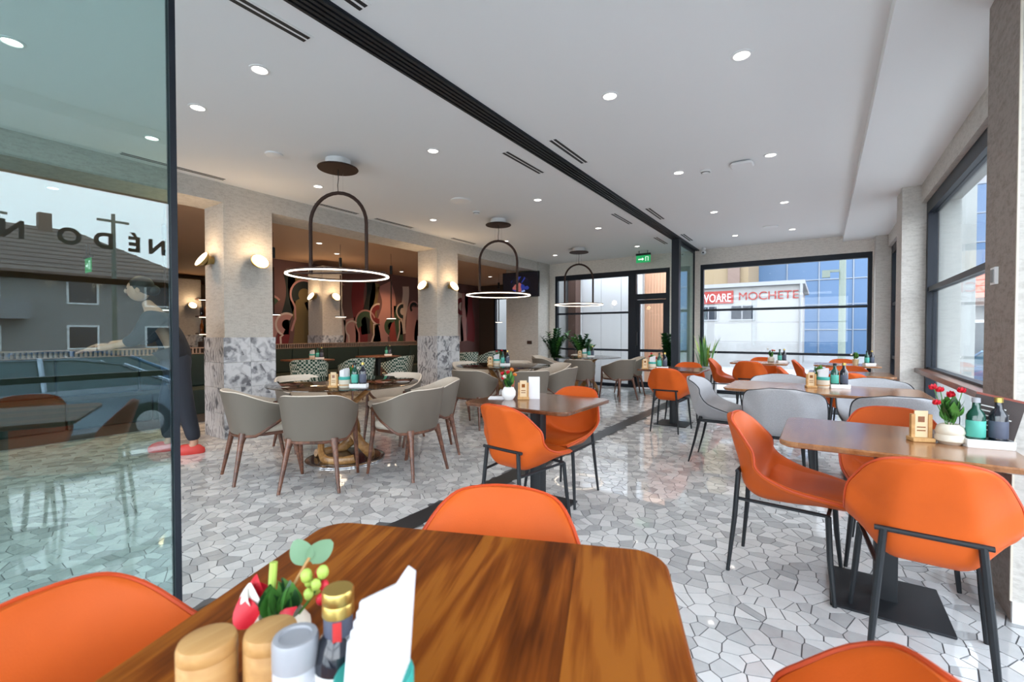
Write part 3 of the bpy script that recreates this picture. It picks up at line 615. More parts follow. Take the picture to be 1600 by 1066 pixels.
# ---- thin rod pendants in the back room
def rod_mesh():
    t = thing('rod_pendant', 'x', 'pendant lamp')
    obj('suspension_cable', MB().tube([(0, 0, 2.87), (0, 0, 2.3)], .003, 5), 'black', t)
    obj('upper_cylinder', MB().lathe([(.028, 2.45), (.028, 2.62), (.01, 2.63)], 10), 'black', t)
    obj('rod', MB().lathe([(.013, 1.55), (.013, 2.3), (.004, 2.31)], 8), 'bronze', t)
    obj('lamp_disc', MB().lathe([(.0, 1.53), (.10, 1.53), (.10, 1.545), (0, 1.548)], 24), 'black', t)
    obj('disc_light', MB().lathe([(.0, 1.524), (.094, 1.524), (.094, 1.53), (0, 1.53)], 24), 'ring', t)
    return t
RP = Proto(rod_mesh())
for x, y, l in ((-7.05, 2.35, 'dark rod pendant left of the nearest pillar, in front of the bar'), (-7.4, 3.95, 'dark rod pendant left of the back pillar'), (-7.4, 5.2, 'dark rod pendant before the mural, left of the second pillar'), (-7.4, 6.4, 'dark rod pendant just left of the second pillar'), (-7.4, 8.3, 'dark rod pendant seen right of the second pillar'), (-7.4, 10.2, 'dark rod pendant near the television')):
    RP.place((x, y, 0), 0, l, 'rod pendants in the back room')
    pl = bpy.data.lights.new('rod_light', 'SPOT'); pl.energy = 22; pl.color = (1, .62, .32); pl.spot_size = R(150); pl.spot_blend = .6; pl.shadow_soft_size = .1
    po = bpy.data.objects.new('rod_light', pl); COL.objects.link(po); po.location = (x, y, 1.5)
# ---- television
t = thing('television', 'black flat television on the wall end, showing a small bluish picture', 'television', (-6.03, 9.22, 2.40), R(4))
obj('case', MB().slab(1.0, .6, -.02, .025, .01, .004).xform(Matrix.Rotation(R(90), 4, 'X')), 'black', t)
obj('screen', MB().box(-.48, .48, -.0275, -.025, -.28, .28), 'screen', t, smooth=False)
obj('wall_bracket', MB().box(-.1, .1, .02, .22, -.08, .08), 'black', t, smooth=False)
# ================================================================== CHAIRS
def shell(st, nv=26, nu=16, p=2.6, t=.035, lip=.010, flat=.45):
    """padded shell lofted from the front seat edge over the seat and up the back; st rows: y, z, half width, rim dy, rim dz"""
    S = spline(st, nv); us = np.linspace(-1, 1, nu + 1); inner = []; outer = []
    for i in range(nv):
        cy, cz, w, ey, ez = S[i]; a = S[max(i - 1, 0)]; b = S[min(i + 1, nv - 1)]
        ty, tz = b[0] - a[0], b[1] - a[1]; l = math.hypot(ty, tz) or 1; ny, nz = -tz / l, ty / l
        ri, ro = [], []
        for u in us:
            s = abs(u) ** p; ri.append((w * u, cy + ey * s, cz + ez * s))
            q = max(0, (abs(u) - flat) / (1 - flat)); g = q * q * (3 - 2 * q) * .55 + q * .45; th = t * (1.45 - .45 * min(1, max(0, (cz - .45) / .12))) * (1 - .55 * q)
            ro.append((w * u + lip * u ** 3, cy + ny * th + ey * g, cz + nz * th + ez * g))
        inner.append(ri); outer.append(ro)
    mb = MB(); n = nu + 1
    V = [q for r in inner for q in r] + [q for r in outer for q in r]; O = nv * n; F = []
    for i in range(nv - 1):
        for j in range(nu):
            F.append((i * n + j, i * n + j + 1, (i + 1) * n + j + 1, (i + 1) * n + j))
            F.append((O + i * n + j, O + (i + 1) * n + j, O + (i + 1) * n + j + 1, O + i * n + j + 1))
        for j in (0, nu):
            q = (i * n + j, (i + 1) * n + j, O + (i + 1) * n + j, O + i * n + j); F.append(q if j == 0 else q[::-1])
    for j in range(nu):
        F.append((j + 1, j, O + j, O + j + 1)); k = (nv - 1) * n; F.append((k + j, k + j + 1, O + k + j + 1, O + k + j))
    mb.add(V, F)
    rim = [outer[i][0] for i in range(nv)]; rimr = [outer[i][-1] for i in range(nv)]
    mid = lambda a, b: tuple((x + y) / 2 for x, y in zip(a, b))
    path = [mid(inner[i][0], outer[i][0]) for i in range(nv)] + [mid(a, b) for a, b in zip(inner[-1][1:-1], outer[-1][1:-1])] + [mid(inner[i][-1], outer[i][-1]) for i in reversed(range(nv))]
    return mb, path, S
OST = [(.268, .440, .170, 0, .004), (.260, .458, .188, 0, .008), (.15, .464, .218, 0, .024), (.03, .454, .234, .0, .055), (-.07, .450, .238, .0, .100), (-.125, .456, .238, .02, .130), (-.152, .495, .236, .045, .118), (-.172, .56, .228, .055, .090), (-.200, .64, .208, .050, .050), (-.226, .725, .178, .030, .018), (-.243, .775, .146, .012, .0), (-.248, .795, .108, .004, -.005), (-.249, .800, .06, 0, -.002)]
def soft(mb, name, mat, parent, lv=1):
    o = obj(name, mb, mat, parent)
    md = o.modifiers.new('smooth', 'SUBSURF'); md.levels = lv; md.render_levels = lv
    return o
def legs_frame(t, mat='black', rail_z=.392, r=.0125, hw=.17):
    obj('cross_bar', MB().tube([(-.155, -.214, .520), (.155, -.214, .520)], .010, 8), mat, t)
    for s in (-1, 1):
        obj('leg', MB().tube([(s * .128, -.214, .520), (s * .148, -.226, .28), (s * hw, -.252, 0)], [r, r, r * .72], 8), mat, t)
        obj('leg', MB().tube([(s * .185, .175, rail_z), (s * .2, .185, .2), (s * .218, .205, 0)], [r, r, r * .72], 8), mat, t)
        obj('side_rail', MB().tube([(s * .140, -.218, rail_z - .015), (s * .185, .175, rail_z)], .009, 6), mat, t)
    obj('front_rail', MB().tube([(-.185, .175, rail_z), (.185, .175, rail_z)], .009, 6), mat, t)
def orange_chair():
    t = thing('orange_chair', 'x', 'chair')
    mb, path, S = shell(OST, nv=30, t=.045); sh = soft(mb, 'shell', 'orange', t)
    obj('edge_piping', MB().tube([path[i] for i in range(0, len(path), 1)], .0055, 6), 'orange_pipe', sh)
    rows = []
    for i in range(2, 12):
        cy, cz, w, ey, ez = S[i]; rows.append([(w * u * .8, cy, cz + ez * abs(u * .8) ** 2.6 + .014 * (1 - u ** 4) * (1 if 2 < i < 11 else .2)) for u in np.linspace(-1, 1, 11)])
    n = 11; V = [q for r_ in rows for q in r_]; F = [(i * n + j, i * n + j + 1, (i + 1) * n + j + 1, (i + 1) * n + j) for i in range(len(rows) - 1) for j in range(n - 1)]
    obj('seat_pad', MB().add(V, F), 'orange', t)
    legs_frame(t)
    return t
OC = Proto(orange_chair())
GST = [(.26, .440, .225, 0, .01), (.25, .462, .245, 0, .02), (.12, .466, .268, 0, .045), (0, .456, .28, .0, .085), (-.12, .452, .285, .0, .14), (-.205, .475, .285, .035, .185), (-.245, .56, .278, .065, .15), (-.275, .66, .265, .065, .085), (-.298, .745, .235, .04, .03), (-.310, .785, .19, .015, .0), (-.314, .803, .13, .004, -.008), (-.315, .808, .08, 0, -.003)]
def grey_chair():
    t = thing('grey_chair', 'x', 'chair')
    mb, path, S = shell(GST, t=.045); sh = soft(mb, 'shell', 'grey', t)
    obj('dark_piping', MB().tube(path, .0045, 6), 'black', sh)
    rows = []
    for i in range(2, 11):
        cy, cz, w, ey, ez = S[i]; rows.append([(w * u * .78, cy, cz + ez * abs(u * .78) ** 2.6 + .018 * (1 - u ** 4) * (1 if 2 < i < 10 else .2)) for u in np.linspace(-1, 1, 11)])
    n = 11; V = [q for r_ in rows for q in r_]; F = [(i * n + j, i * n + j + 1, (i + 1) * n + j + 1, (i + 1) * n + j) for i in range(len(rows) - 1) for j in range(n - 1)]
    obj('seat_pad', MB().add(V, F), 'grey', t)
    for s in (-1, 1):
        obj('leg', MB().tube([(s * .185, -.20, .44), (s * .2, -.25, .2), (s * .205, -.30, 0)], [.030, .022, .014], 8, flat=.5), 'black', t)
        obj('leg', MB().tube([(s * .20, .19, .42), (s * .21, .2, .2), (s * .225, .22, 0)], [.024, .018, .012], 8, flat=.5), 'black', t)
        obj('side_rail', MB().tube([(s * .19, -.2, .405), (s * .205, .19, .405)], .014, 6), 'black', t)
    obj('back_rail', MB().tube([(-.19, -.215, .405), (.19, -.215, .405)], .014, 6), 'black', t)
    return t
GC = Proto(grey_chair())
def tub_chair(outer, inner, seatm, legm, name, H=.75):
    t = thing(name, 'x', 'chair')
    A = 118; na = 30
    def prof(a):
        k = min(1, max(0, (abs(a) - 30) / (A - 30))); k = k * k * (3 - 2 * k)
        kb = min(1, max(0, (abs(a) - 62) / (A - 62)))
        return H - .135 * k, .395 + .20 * kb ** 1.3
    def pt(a, f, off):
        zt, zb = prof(a); z = zb + (zt - zb) * f
        rx = .265 + .035 * (z - .39) / .36 + off; ry = .255 + .075 * (z - .39) / .36 + off
        s = math.sin(R(a)); c = math.cos(R(a))
        e = .85
        return (math.copysign(abs(s) ** e, s) * rx, -math.copysign(abs(c) ** e, c) * ry, z)
    nf = 6; t_ = .022
    angs = np.linspace(-A, A, na + 1)
    O = [[pt(a, k / nf, 0) for k in range(nf + 1)] for a in angs]; I = [[pt(a, k / nf, -t_) for k in range(nf + 1)] for a in angs]
    Mi = [[pt(a, k / nf, -t_ * .45) for k in range(nf + 1)] for a in angs]
    def skin(Aa, Bb):
        n = nf + 1; V = [q for r_ in Aa for q in r_] + [q for r_ in Bb for q in r_]; o = len(Aa) * n; F = []
        for i in range(na):
            for j in range(nf):
                F.append((i * n + j, (i + 1) * n + j, (i + 1) * n + j + 1, i * n + j + 1)); F.append((o + i * n + j, o + i * n + j + 1, o + (i + 1) * n + j + 1, o + (i + 1) * n + j))
            for j in (0, nf):
                q = (i * n + j, (i + 1) * n + j, o + (i + 1) * n + j, o + i * n + j); F.append(q if j else q[::-1])
        for j in range(nf):
            F.append((j, j + 1, o + j + 1, o + j)); k = na * n; F.append((k + j + 1, k + j, o + k + j, o + k + j + 1))
        return MB().add(V, F)
    sh = obj('back_shell', skin(O, Mi), outer, t)
    obj('inner_lining', skin(Mi, I), inner, sh)
    obj('top_welt', MB().tube([tuple((np.array(O[i][-1]) + np.array(I[i][-1])) / 2) for i in range(na + 1)], .007, 6), inner, sh)
    obj('base_trim', MB().tube([tuple((np.array(O[i][0]) + np.array(I[i][0])) / 2 + np.array((0, 0, -.008))) for i in range(na + 1)], .0165, 8), legm, t)
    obj('seat_cushion', MB().slab(.47, .47, .40, .475, .17, .022, seg=8, soft=True), seatm, t, loc=(0, .035, 0))
    for s in (-1, 1):
        obj('leg', MB().tube([(s * .165, -.20, .405), (s * .178, -.222, .33), (s * .225, -.285, 0)], [.034, .022, .0125], 10), legm, t)
        p = O[0 if s < 0 else -1][0]
        obj('leg', MB().tube([(p[0] * .96, p[1], p[2]), (s * .232, .17, .38), (s * .236, .235, 0)], [.014, .021, .012], 10), legm, t)
    obj('seat_frame', MB().slab(.44, .44, .375, .402, .16, .005), legm, t, loc=(0, .03, 0))
    return t
TC = Proto(tub_chair('taupe', 'beige', 'beige', 'walnut', 'tub_chair'))
HC = Proto(tub_chair('green_check', 'green_check', 'green_check', 'walnut', 'woven_tub_chair', H=.80))

# ================================================================== TABLES
def square_table(w, d, wood, base, name='square_table', H=.75, label='x', plate=.42):
    t = thing(name, label, 'table')
    obj('tabletop', MB().slab(w, d, H - .028, H, .07, .006, seg=8, taper=.012), wood, t)
    obj('mounting_plate', MB().box(-.16, .16, -.16, .16, H - .036, H - .028), 'black', t, smooth=False)
    obj('column', MB().slab(.085, .085, .01, H - .034, .006, .001, seg=2), 'black', t)
    obj('base_plate', MB().slab(plate, plate, 0, .010, .008, .002, seg=3), 'black', t)
    return t
t = square_table(.82, .82, 'wood', .42, label='oiled wooden table with rounded corners filling the foreground'); FTC = (-.505, .475); FTR = R(22.5)
t.location = (*FTC, 0); t.rotation_euler = (0, 0, FTR)
SQ = Proto(square_table(.82, .72, 'wood2', .42)); SQD = Proto(square_table(.82, .72, 'wood3', .42))
SQ.place((.25, 2.70, 0), 0, 'square wooden table against the right pier, with condiments and flowers', 'square pedestal tables')
SQD.place((-1.67, 2.78, 0), 0, 'square brown table with a white flower pot, right of the nearest round table', 'square pedestal tables')
SQD.place((-1.66, 6.32, 0), 0, 'small dark square table between two orange chairs near the far glass leaf', 'square pedestal tables')
SQ.place((.27, 6.75, 0), 0, 'square table behind the long table with grey chairs', 'square pedestal tables')
SQ.place((-.85, 8.5, 0), 0, 'square table at the far window nearer the snake plant', 'square pedestal tables')
SQ.place((.30, 8.62, 0), 0, 'square table at the far window in the right corner', 'square pedestal tables')
t = thing('long_table', 'long wooden table surrounded by grey fabric chairs', 'table', (-.02, 4.74, 0))
obj('tabletop', MB().slab(1.42, .82, .722, .75, .10, .006, seg=8, taper=.03), 'wood2', t)
for s in (-1, 1):
    obj('column', MB().slab(.08, .08, .01, .722, .006, .001, seg=2), 'black', t, loc=(s * .38, 0, 0)); obj('base_plate', MB().slab(.40, .5, 0, .01, .01, .002, seg=2), 'black', t, loc=(s * .38, 0, 0))
def round_table():
    t = thing('round_table', 'x', 'table')
    obj('glass_top', MB().lathe([(.0, .738), (.69, .738), (.70, .741), (.70, .747), (.69, .75), (0, .75)], 64), 'smoke', t)
    obj('base_disc', MB().lathe([(.0, 0), (.36, 0), (.37, .004), (.37, .012), (.36, .016), (0, .016)], 48), 'chrome', t)
    obj('base_glass', MB().lathe([(.0, .0165), (.33, .0165), (.33, .02), (0, .02)], 48), 'darkglass', t)
    for k in range(3):
        a = k * 2 * math.pi / 3; ca, sa = math.cos(a), math.sin(a)
        P = [(.05, .28, .06), (.16, .20, .035), (.24, .05, .05), (.20, -.08, .2), (.02, -.06, .42), (-.16, .02, .6), (-.27, .12, .735)]
        pts = spline(P, 18)
        rr = [.038 + .012 * math.sin(math.pi * i / 17) for i in range(18)]
        obj('twisted_leg', MB().tube([(x * ca - y * sa, x * sa + y * ca, z) for x, y, z in pts], rr, 10, flat=.6), 'oak', t)
    return t
RT = Proto(round_table())
RTS = [((-3.86, 2.76), 'nearest'), ((-3.92, 5.52), 'middle'), ((-3.95, 8.42), 'farthest')]
for (x, y), n in RTS: RT.place((x, y, 0), R(20), f'{n} round smoked glass table on a twisted wooden base', 'round glass tables')
# ---- chairs round the round tables
def ring_chairs(c, angs, labels, r=.80):
    for a, l in zip(angs, labels):
        rr = r
        if isinstance(a, tuple): a, rr = a
        x = c[0] + rr * math.cos(R(a)); y = c[1] + rr * math.sin(R(a))
        TC.place((x, y, 0), R(a + 90), l, 'taupe tub chairs')
ring_chairs(RTS[0][0], [(257, .72), (309, .72), (4, .80), (52, .80), (104, .80), (176, .76)],
            ['taupe tub chair at the nearest round table, leftmost with its back turned, by the pillar', 'taupe tub chair closest to the viewer at the nearest round table', 'taupe tub chair on the right of the nearest round table, back turned',
             'taupe tub chair with beige lining at the far right of the nearest round table', 'beige lined tub chair facing the viewer across the nearest round table', 'beige lined tub chair beside the nearest pillar at the nearest round table'])
ring_chairs(RTS[1][0], [278, (325, .86), 10, 60, 112, 165],
            ['taupe tub chair at the middle round table, back turned, behind the white flower pot', 'taupe tub chair at the middle round table, behind the orange chairs', 'taupe tub chair on the right of the middle round table', 'beige lined tub chair on the far side of the middle round table', 'beige lined tub chair below the television at the middle round table', 'beige lined tub chair beside the second pillar at the middle round table'])
ring_chairs(RTS[2][0], [(288, .85), (336, .9), (30, .85), 120, 190, (240, .85)],
            ['taupe tub chair with its back turned in the middle of the farthest round table', 'taupe tub chair on the right of the farthest round table, by the door', 'taupe tub chair behind the farthest round table near the door', 'taupe tub chair behind the farthest round table under the window', 'taupe tub chair left of the farthest round table beside the plants', 'taupe tub chair at the near left of the farthest round table'])
# ---- orange chairs (facing direction given by an angle from +Y)
G = 'orange leather chairs'
def face(dx, dy): return math.atan2(-dx, dy)
fx, fy = math.cos(FTR), math.sin(FTR)
OC.place((-.63, .80, 0), face(fy, -fx), 'orange chair facing the viewer across the foreground table', G)
OC.place((-.818, .235, 0), face(fx, fy), 'orange chair in the bottom left corner, left of the foreground table', G)
OC.place((-.085, .622, 0), face(-fx, -fy), 'orange chair cut by the bottom edge, right of the foreground table', G)
OC.place((-.13, 2.715, 0), face(1, -.08), 'orange chair in side view at the left end of the pier table', G)
OC.place((.325, 2.33, 0), face(.03, 1), 'large orange chair with its back to the viewer in front of the pier table', G)
OC.place((.33, 3.16, 0), face(0, -1), 'orange chair mostly hidden on the far side of the pier table', G)
OC.place((-1.58, 2.46, 0), face(.12, 1), 'orange chair with its back turned at the flower pot table', G)
OC.place((-1.62, 3.06, 0), face(-.05, -1), 'orange chair facing the viewer across the flower pot table', G)
OC.place((-1.60, 5.92, 0), face(0, 1), 'orange chair with its back turned at the small dark table', G)
OC.place((-1.62, 6.76, 0), face(0, -1), 'orange chair facing the viewer at the small dark table by the glass leaf', G)
OC.place((-1.33, 8.38, 0), face(1, 0), 'orange chair in side view beside the snake plant', G)
OC.place((-.93, 8.05, 0), face(0, 1), 'orange chair with its back turned at the far window table by the snake plant', G)
OC.place((-.88, 8.98, 0), face(0, -1), 'orange chair against the far window, its top showing over the left table', G)
OC.place((.22, 6.36, 0), face(0, 1), 'orange chair with its back turned behind the long grey-chair table', G)
OC.place((-.20, 6.78, 0), face(1, 0), 'orange chair in side view behind the long grey-chair table', G)
OC.place((.30, 7.16, 0), face(0, -1), 'orange chair facing the viewer, third behind the long table near the right pier', G)
OC.place((-.12, 8.66, 0), face(1, 0), 'orange chair at the left of the far right corner table', G)
OC.place((.28, 9.08, 0), face(0, -1), 'orange chair in the far right corner against the window', G)
G2 = 'grey fabric chairs'
GC.place((-.75, 4.75, 0), face(1, 0), 'grey fabric chair in side view at the left end of the long table', G2)
GC.place((-.25, 4.34, 0), face(0, 1), 'grey fabric chair with its back turned at the near left of the long table', G2)
GC.place((.46, 4.30, 0), face(0, 1), 'grey fabric chair with its back turned at the near right of the long table', G2)
GC.place((-.35, 5.14, 0), face(0, -1), 'grey fabric chair facing the viewer across the long table, left one', G2)
GC.place((.40, 5.12, 0), face(0, -1), 'grey fabric chair facing the viewer across the long table, right one', G2)

# ================================================================== BACK ROOM FURNITURE
def banquette(x, y0, y1, label):
    t = thing('banquette', label, 'bench', (x, (y0 + y1) / 2, 0)); L_ = y1 - y0
    n = max(1, round(L_ / .75)); w = L_ / n
    obj('plinth', MB().box(-.3, .22, -L_ / 2, L_ / 2, 0, .12), 'darkwall', t, smooth=False)
    for k in range(n):
        yc = -L_ / 2 + w * (k + .5)
        obj('seat_cushion', MB().slab(.55, w - .006, .12, .46, .03, .02, soft=True), 'greenvelvet', t, loc=(0, yc, 0))
        obj('back_cushion', MB().slab(.12, w - .006, .46, .92, .03, .02, soft=True), 'greenvelvet', t, loc=(-.24, yc, 0))
    obj('back_panel', MB().box(-.38, -.30, -L_ / 2, L_ / 2, 0, .93), 'darkwall', t, smooth=False)
    rail = obj('top_rail', MB().box(-.38, -.27, -L_ / 2, L_ / 2, 1.005, 1.02).box(-.38, -.27, -L_ / 2, L_ / 2, .925, .935), 'slat', t, smooth=False)
    mb = MB(); y = -L_ / 2
    while y < L_ / 2 - .02: mb.box(-.36, -.285, y, y + .02, .935, 1.005); y += .045
    s = obj('slat_row', mb, 'slat', rail, smooth=False); s['kind'] = 'stuff'
banquette(-7.3, .6, 3.0, 'dark green upholstered bench left of the nearest pillar'); banquette(-8.45, 4.2, 9.6, 'long dark green upholstered bench below the mural')
BT = Proto(square_table(.7, .7, 'walnut', .4, 'bench_table', plate=.4))
BTS = [((-7.75, 4.75), 'left'), ((-7.75, 6.35), 'middle'), ((-7.75, 8.4), 'right')]
for (x, y), n in BTS: BT.place((x, y, 0), 0, f'dark bench table, {n} one below the mural', 'dark bench tables')
for x, y, a, l in ((-7.05, 4.35, R(55), 'green and white woven chair behind the nearest round table, left one'), (-6.75, 5.05, R(80), 'green and white woven chair behind the nearest round table, between the pillars'), (-6.5, 6.0, R(105), 'green and white woven chair beside the second pillar'), (-6.75, 7.95, R(70), 'green and white woven chair right of the second pillar'), (-6.75, 8.75, R(100), 'green and white woven chair below the television')):
    if l.endswith('second pillar') and 'beside' in l: x, y = -6.75, 5.95
    HC.place((x, y, 0), a, l, 'green woven tub chairs')
# bar shelves with bottles
t = thing('bar_shelf', 'lit back bar shelf unit seen left of the nearest pillar', 'shelf', (-14.2, 6.3, 0))
obj('back_board', MB().box(-.42, -.38, -.75, 1.05, 0, 2.6), 'darkwall', t, smooth=False)
for z in (1.2, 1.68, 2.16): sh = obj('shelf_board', MB().box(-.38, -.08, -.75, 1.05, z, z + .03), 'walnut', t, smooth=False); obj('light_strip', MB().box(-.1, -.075, -.75, 1.05, z - .014, z - .001), 'shelfled', sh, smooth=False)
obj('counter', MB().box(.2, .9, -.9, 1.2, 0, 1.0), 'bbrown', t, smooth=False)
ORD = ['first', 'second', 'third', 'fourth', 'fifth', 'sixth', 'seventh']
bott = MB().lathe([(.044, 0), (.046, .01), (.046, .22), (.018, .29), (.017, .37), (.0, .372)], 10)
bm = {m: None for m in ('amber', 'greenglass', 'darkglass', 'clearjar')}
for zi, z in enumerate((1.23, 1.71)):
    for k in range(7):
        m = ('amber', 'darkglass', 'amber', 'greenglass')[(k * 3 + zi) % 4]
        if bm[m] is None: bm[m] = bott.mesh('spirit_bottle')
        y = 5.66 + k * .12
        o = link('spirit_bottle', bm[m], m, None, (-14.42, y, z))
        tag(o, f'{ {"amber": "amber", "darkglass": "dark", "greenglass": "green"}[m] } spirit bottle on the {["lower", "upper"][zi]} bar shelf, {ORD[k]} from the left', 'bottle', 'bottles on the bar shelves')
# mural: flat painted shapes
mur = thing('mural', 'abstract mural of wavy bands and arches in maroon, pink, olive and black', 'mural', (-9.998, 0, 0))
rg = random.Random(11)
def band(pts, w, mat, lay):
    L_, Rr = [], []
    for i, p in enumerate(pts):
        a = pts[max(i - 1, 0)]; b = pts[min(i + 1, len(pts) - 1)]; dx, dy = b[0] - a[0], b[1] - a[1]; l = math.hypot(dx, dy) or 1
        L_.append((p[0] - dy / l * w / 2, p[1] + dx / l * w / 2)); Rr.append((p[0] + dy / l * w / 2, p[1] - dx / l * w / 2))
    t0 = .001 + .0012 * lay
    V = [(t0, *q) for q in L_] + [(t0, *q) for q in Rr]; n = len(pts); F = [(i, i + 1, n + i + 1, n + i) for i in range(n - 1)]
    V += [(0, *q[1:]) for q in V]; F += [tuple(2 * n + k for k in f[::-1]) for f in F]
    obj('painted_shape', MB().add(V, F), mat, mur, smooth=False)
cl = lambda z: min(2.58, max(.95, z))
y = 5.0; lay = 0
pal = ['m_pink', 'm_maroon', 'm_dark', 'm_olive', 'm_pink', 'm_red', 'm_green', 'm_cream']
k = 0
while y < 12.2:
    w = rg.uniform(.22, .5); m = pal[k % len(pal)]; k += 1
    z0, z1 = rg.choice([(.95, 2.58), (.95, 2.0), (1.2, 2.58), (.95, 1.6)])
    ph = rg.uniform(0, 6); am = rg.uniform(.02, .16)
    band([(y + w / 2 + am * math.sin(ph + z * 3.2), z) for z in np.linspace(z0, z1, 14)], w, m, 0)
    y += w * .85
for i in range(16):
    yc = 5.2 + i * .43; zc = rg.uniform(1.3, 2.2); r_ = rg.uniform(.12, .26); a0 = rg.uniform(0, 90)
    m = rg.choice(['m_maroon', 'm_dark', 'm_pink', 'm_olive', 'm_green', 'm_red'])
    arc = [(yc + r_ * math.cos(R(a0 + a)), cl(zc + r_ * math.sin(R(a0 + a)))) for a in range(0, 200, 12)]
    band(arc, r_ * .7, m, 1 + i % 3)
    arc = [(yc + r_ * 1.45 * math.cos(R(a0 + a)), cl(zc + r_ * 1.45 * math.sin(R(a0 + a)))) for a in range(0, 200, 12)] + [(yc - r_ * 1.45 + .0 + .12 * math.sin(q), cl(zc - q * .28)) for q in (1, 2, 3)]
    band(arc, .045, 'm_cream' if i % 2 else 'm_pink', 4 + i % 3)
# ================================================================== TABLE SETTINGS
TZ = .75
_mesh = {}
def cached(key, fn):
    if key not in _mesh: _mesh[key] = fn().mesh(key[0])
    return _mesh[key]
def part(t, key, fn, mat, loc=(0, 0, 0), rot=(0, 0, 0)): return link(key[0], cached(key, fn), mat, t, loc, rot)
def bottle(loc, label, glass='greenglass', cap='black', lab='tealabel', h=.21, r=.03, name='oil_bottle'):
    t = thing(name, label, 'bottle', loc, random.uniform(0, 6))
    part(t, ('glass_body', glass, h, r), lambda: MB().lathe([(0, 0), (r * .95, 0), (r, .006), (r, h * .62), (r * .8, h * .70), (r * .42, h * .78), (r * .38, h * .92), (0, h * .92)], 16), glass)
    part(t, ('screw_cap', cap, h, r), lambda: MB().lathe([(0, h * .90), (r * .46, h * .90), (r * .46, h * .995), (r * .40, h), (0, h)], 14), cap)
    part(t, ('label_wrap', lab, h, r), lambda: MB().lathe([(r * 1.0, h * .18), (r * 1.02, h * .185), (r * 1.02, h * .52), (r * 1.0, h * .525)], 16), lab)
    return t
def tray(loc, label, rz=0, w=.15, d=.07):
    t = thing('bottle_tray', label, 'tray', loc, rz)
    part(t, ('tray_floor', w, d), lambda: MB().slab(w, d, 0, .006, .006, .001, seg=2), 'white')
    for k, (a, b, sx_, sy_) in enumerate(((0, d / 2 - .002, w, .004), (0, -d / 2 + .002, w, .004), (w / 2 - .002, 0, .004, d - .008), (-w / 2 + .002, 0, .004, d - .008))):
        part(t, ('tray_side', round(sx_, 3), round(sy_, 3)), lambda: MB().box(-sx_ / 2, sx_ / 2, -sy_ / 2, sy_ / 2, .006, .035), 'white', (a, b, 0))
    return t
def napkin_cup(loc, label, label2, r=.05, rz=0):
    t = thing('napkin_cup', label, 'cup', loc, rz)
    part(t, ('cup_wall', r), lambda: MB().lathe([(0, 0), (r * .92, 0), (r, .01), (r, .095), (r * .95, .095), (r * .9, .02), (0, .012)], 24), 'ceramic')
    part(t, ('cup_band', r), lambda: MB().lathe([(r * 1.0, .07), (r * 1.015, .072), (r * 1.015, .094), (r * .99, .097)], 24), 'teal')
    part(t, ('cup_stripe', r), lambda: MB().lathe([(r * 1.0, .02), (r * 1.01, .022), (r * 1.01, .028), (r, .03)], 24), 'beech')
    def folded():
        mb = MB(); rg_ = random.Random(5)
        for k in range(7):
            y = (k - 3) * r * .2; h = .165 + rg_.uniform(-.012, .012); w = r * .75 * math.sqrt(max(.2, 1 - (y / r) ** 2)); s = rg_.uniform(-.008, .008)
            mb.rings([[(-w, y - .003, .025), (w, y - .003, .025), (w, y + .003, .025), (-w, y + .003, .025)], [(-w + s, y - .003, h - .02), (w + s, y - .003, h), (w + s, y + .003, h), (-w + s, y + .003, h - .02)]])
        return mb
    n = thing('napkins', label2, 'napkins', loc, rz); part(n, ('folded_sheets', r), folded, 'paper')
    return t
def card_holder(loc, label, rz=0):
    t = thing('card_holder', label, 'card holder', loc, rz)
    part(t, ('holder_foot',), lambda: MB().slab(.085, .06, 0, .018, .006, .003, seg=2), 'beech')
    for s in (-1, 1): part(t, ('holder_post', s), lambda: MB().box(s * .032 - .007, s * .032 + .007, -.008, .008, .018, .12), 'beech')
    part(t, ('printed_card',), lambda: MB().box(-.025, .025, -.003, .003, .018, .135), 'cardwood')
    part(t, ('card_motif',), lambda: MB().box(-.012, .012, -.0045, -.003, .085, .11), 'amber')
    for z in (.06, .045): part(t, ('card_line',), lambda: MB().box(-.016, .016, -.0045, -.003, 0, .005), 'amber', (0, 0, z))
    return t
def leaf_mesh(l=.04, w=.018, n=5, bend=.2, pw=1.0):
    V = []; F = []
    for i in range(n + 1):
        f = i / n; ww = w * math.sin(math.pi * min(.98, max(.04, f)) ** .8) ** pw; z = l * f * math.cos(bend * f); y = l * f * math.sin(bend * f)
        V += [(-ww, y - .15 * ww, z), (0, y, z), (ww, y - .15 * ww, z)]
    for i in range(n):
        for j in (0, 1): F.append((i * 3 + j, i * 3 + j + 1, (i + 1) * 3 + j + 1, (i + 1) * 3 + j))
    return MB().add(V, F)
def flower_mesh(r=.018, n=7):
    mb = MB()
    for lay, (rr, h, el) in enumerate(((r, 0, 25), (r * .75, .004, 50), (r * .45, .008, 75))):
        for k in range(n):
            q = leaf_mesh(rr, rr * .45, 4, .6); q.xform(Matrix.Translation((0, 0, h)) @ Matrix.Rotation(2 * math.pi * k / n + lay * .4, 4, 'Z') @ Matrix.Rotation(R(90 - el), 4, 'X')); mb.add(q.v, q.f)
    return mb
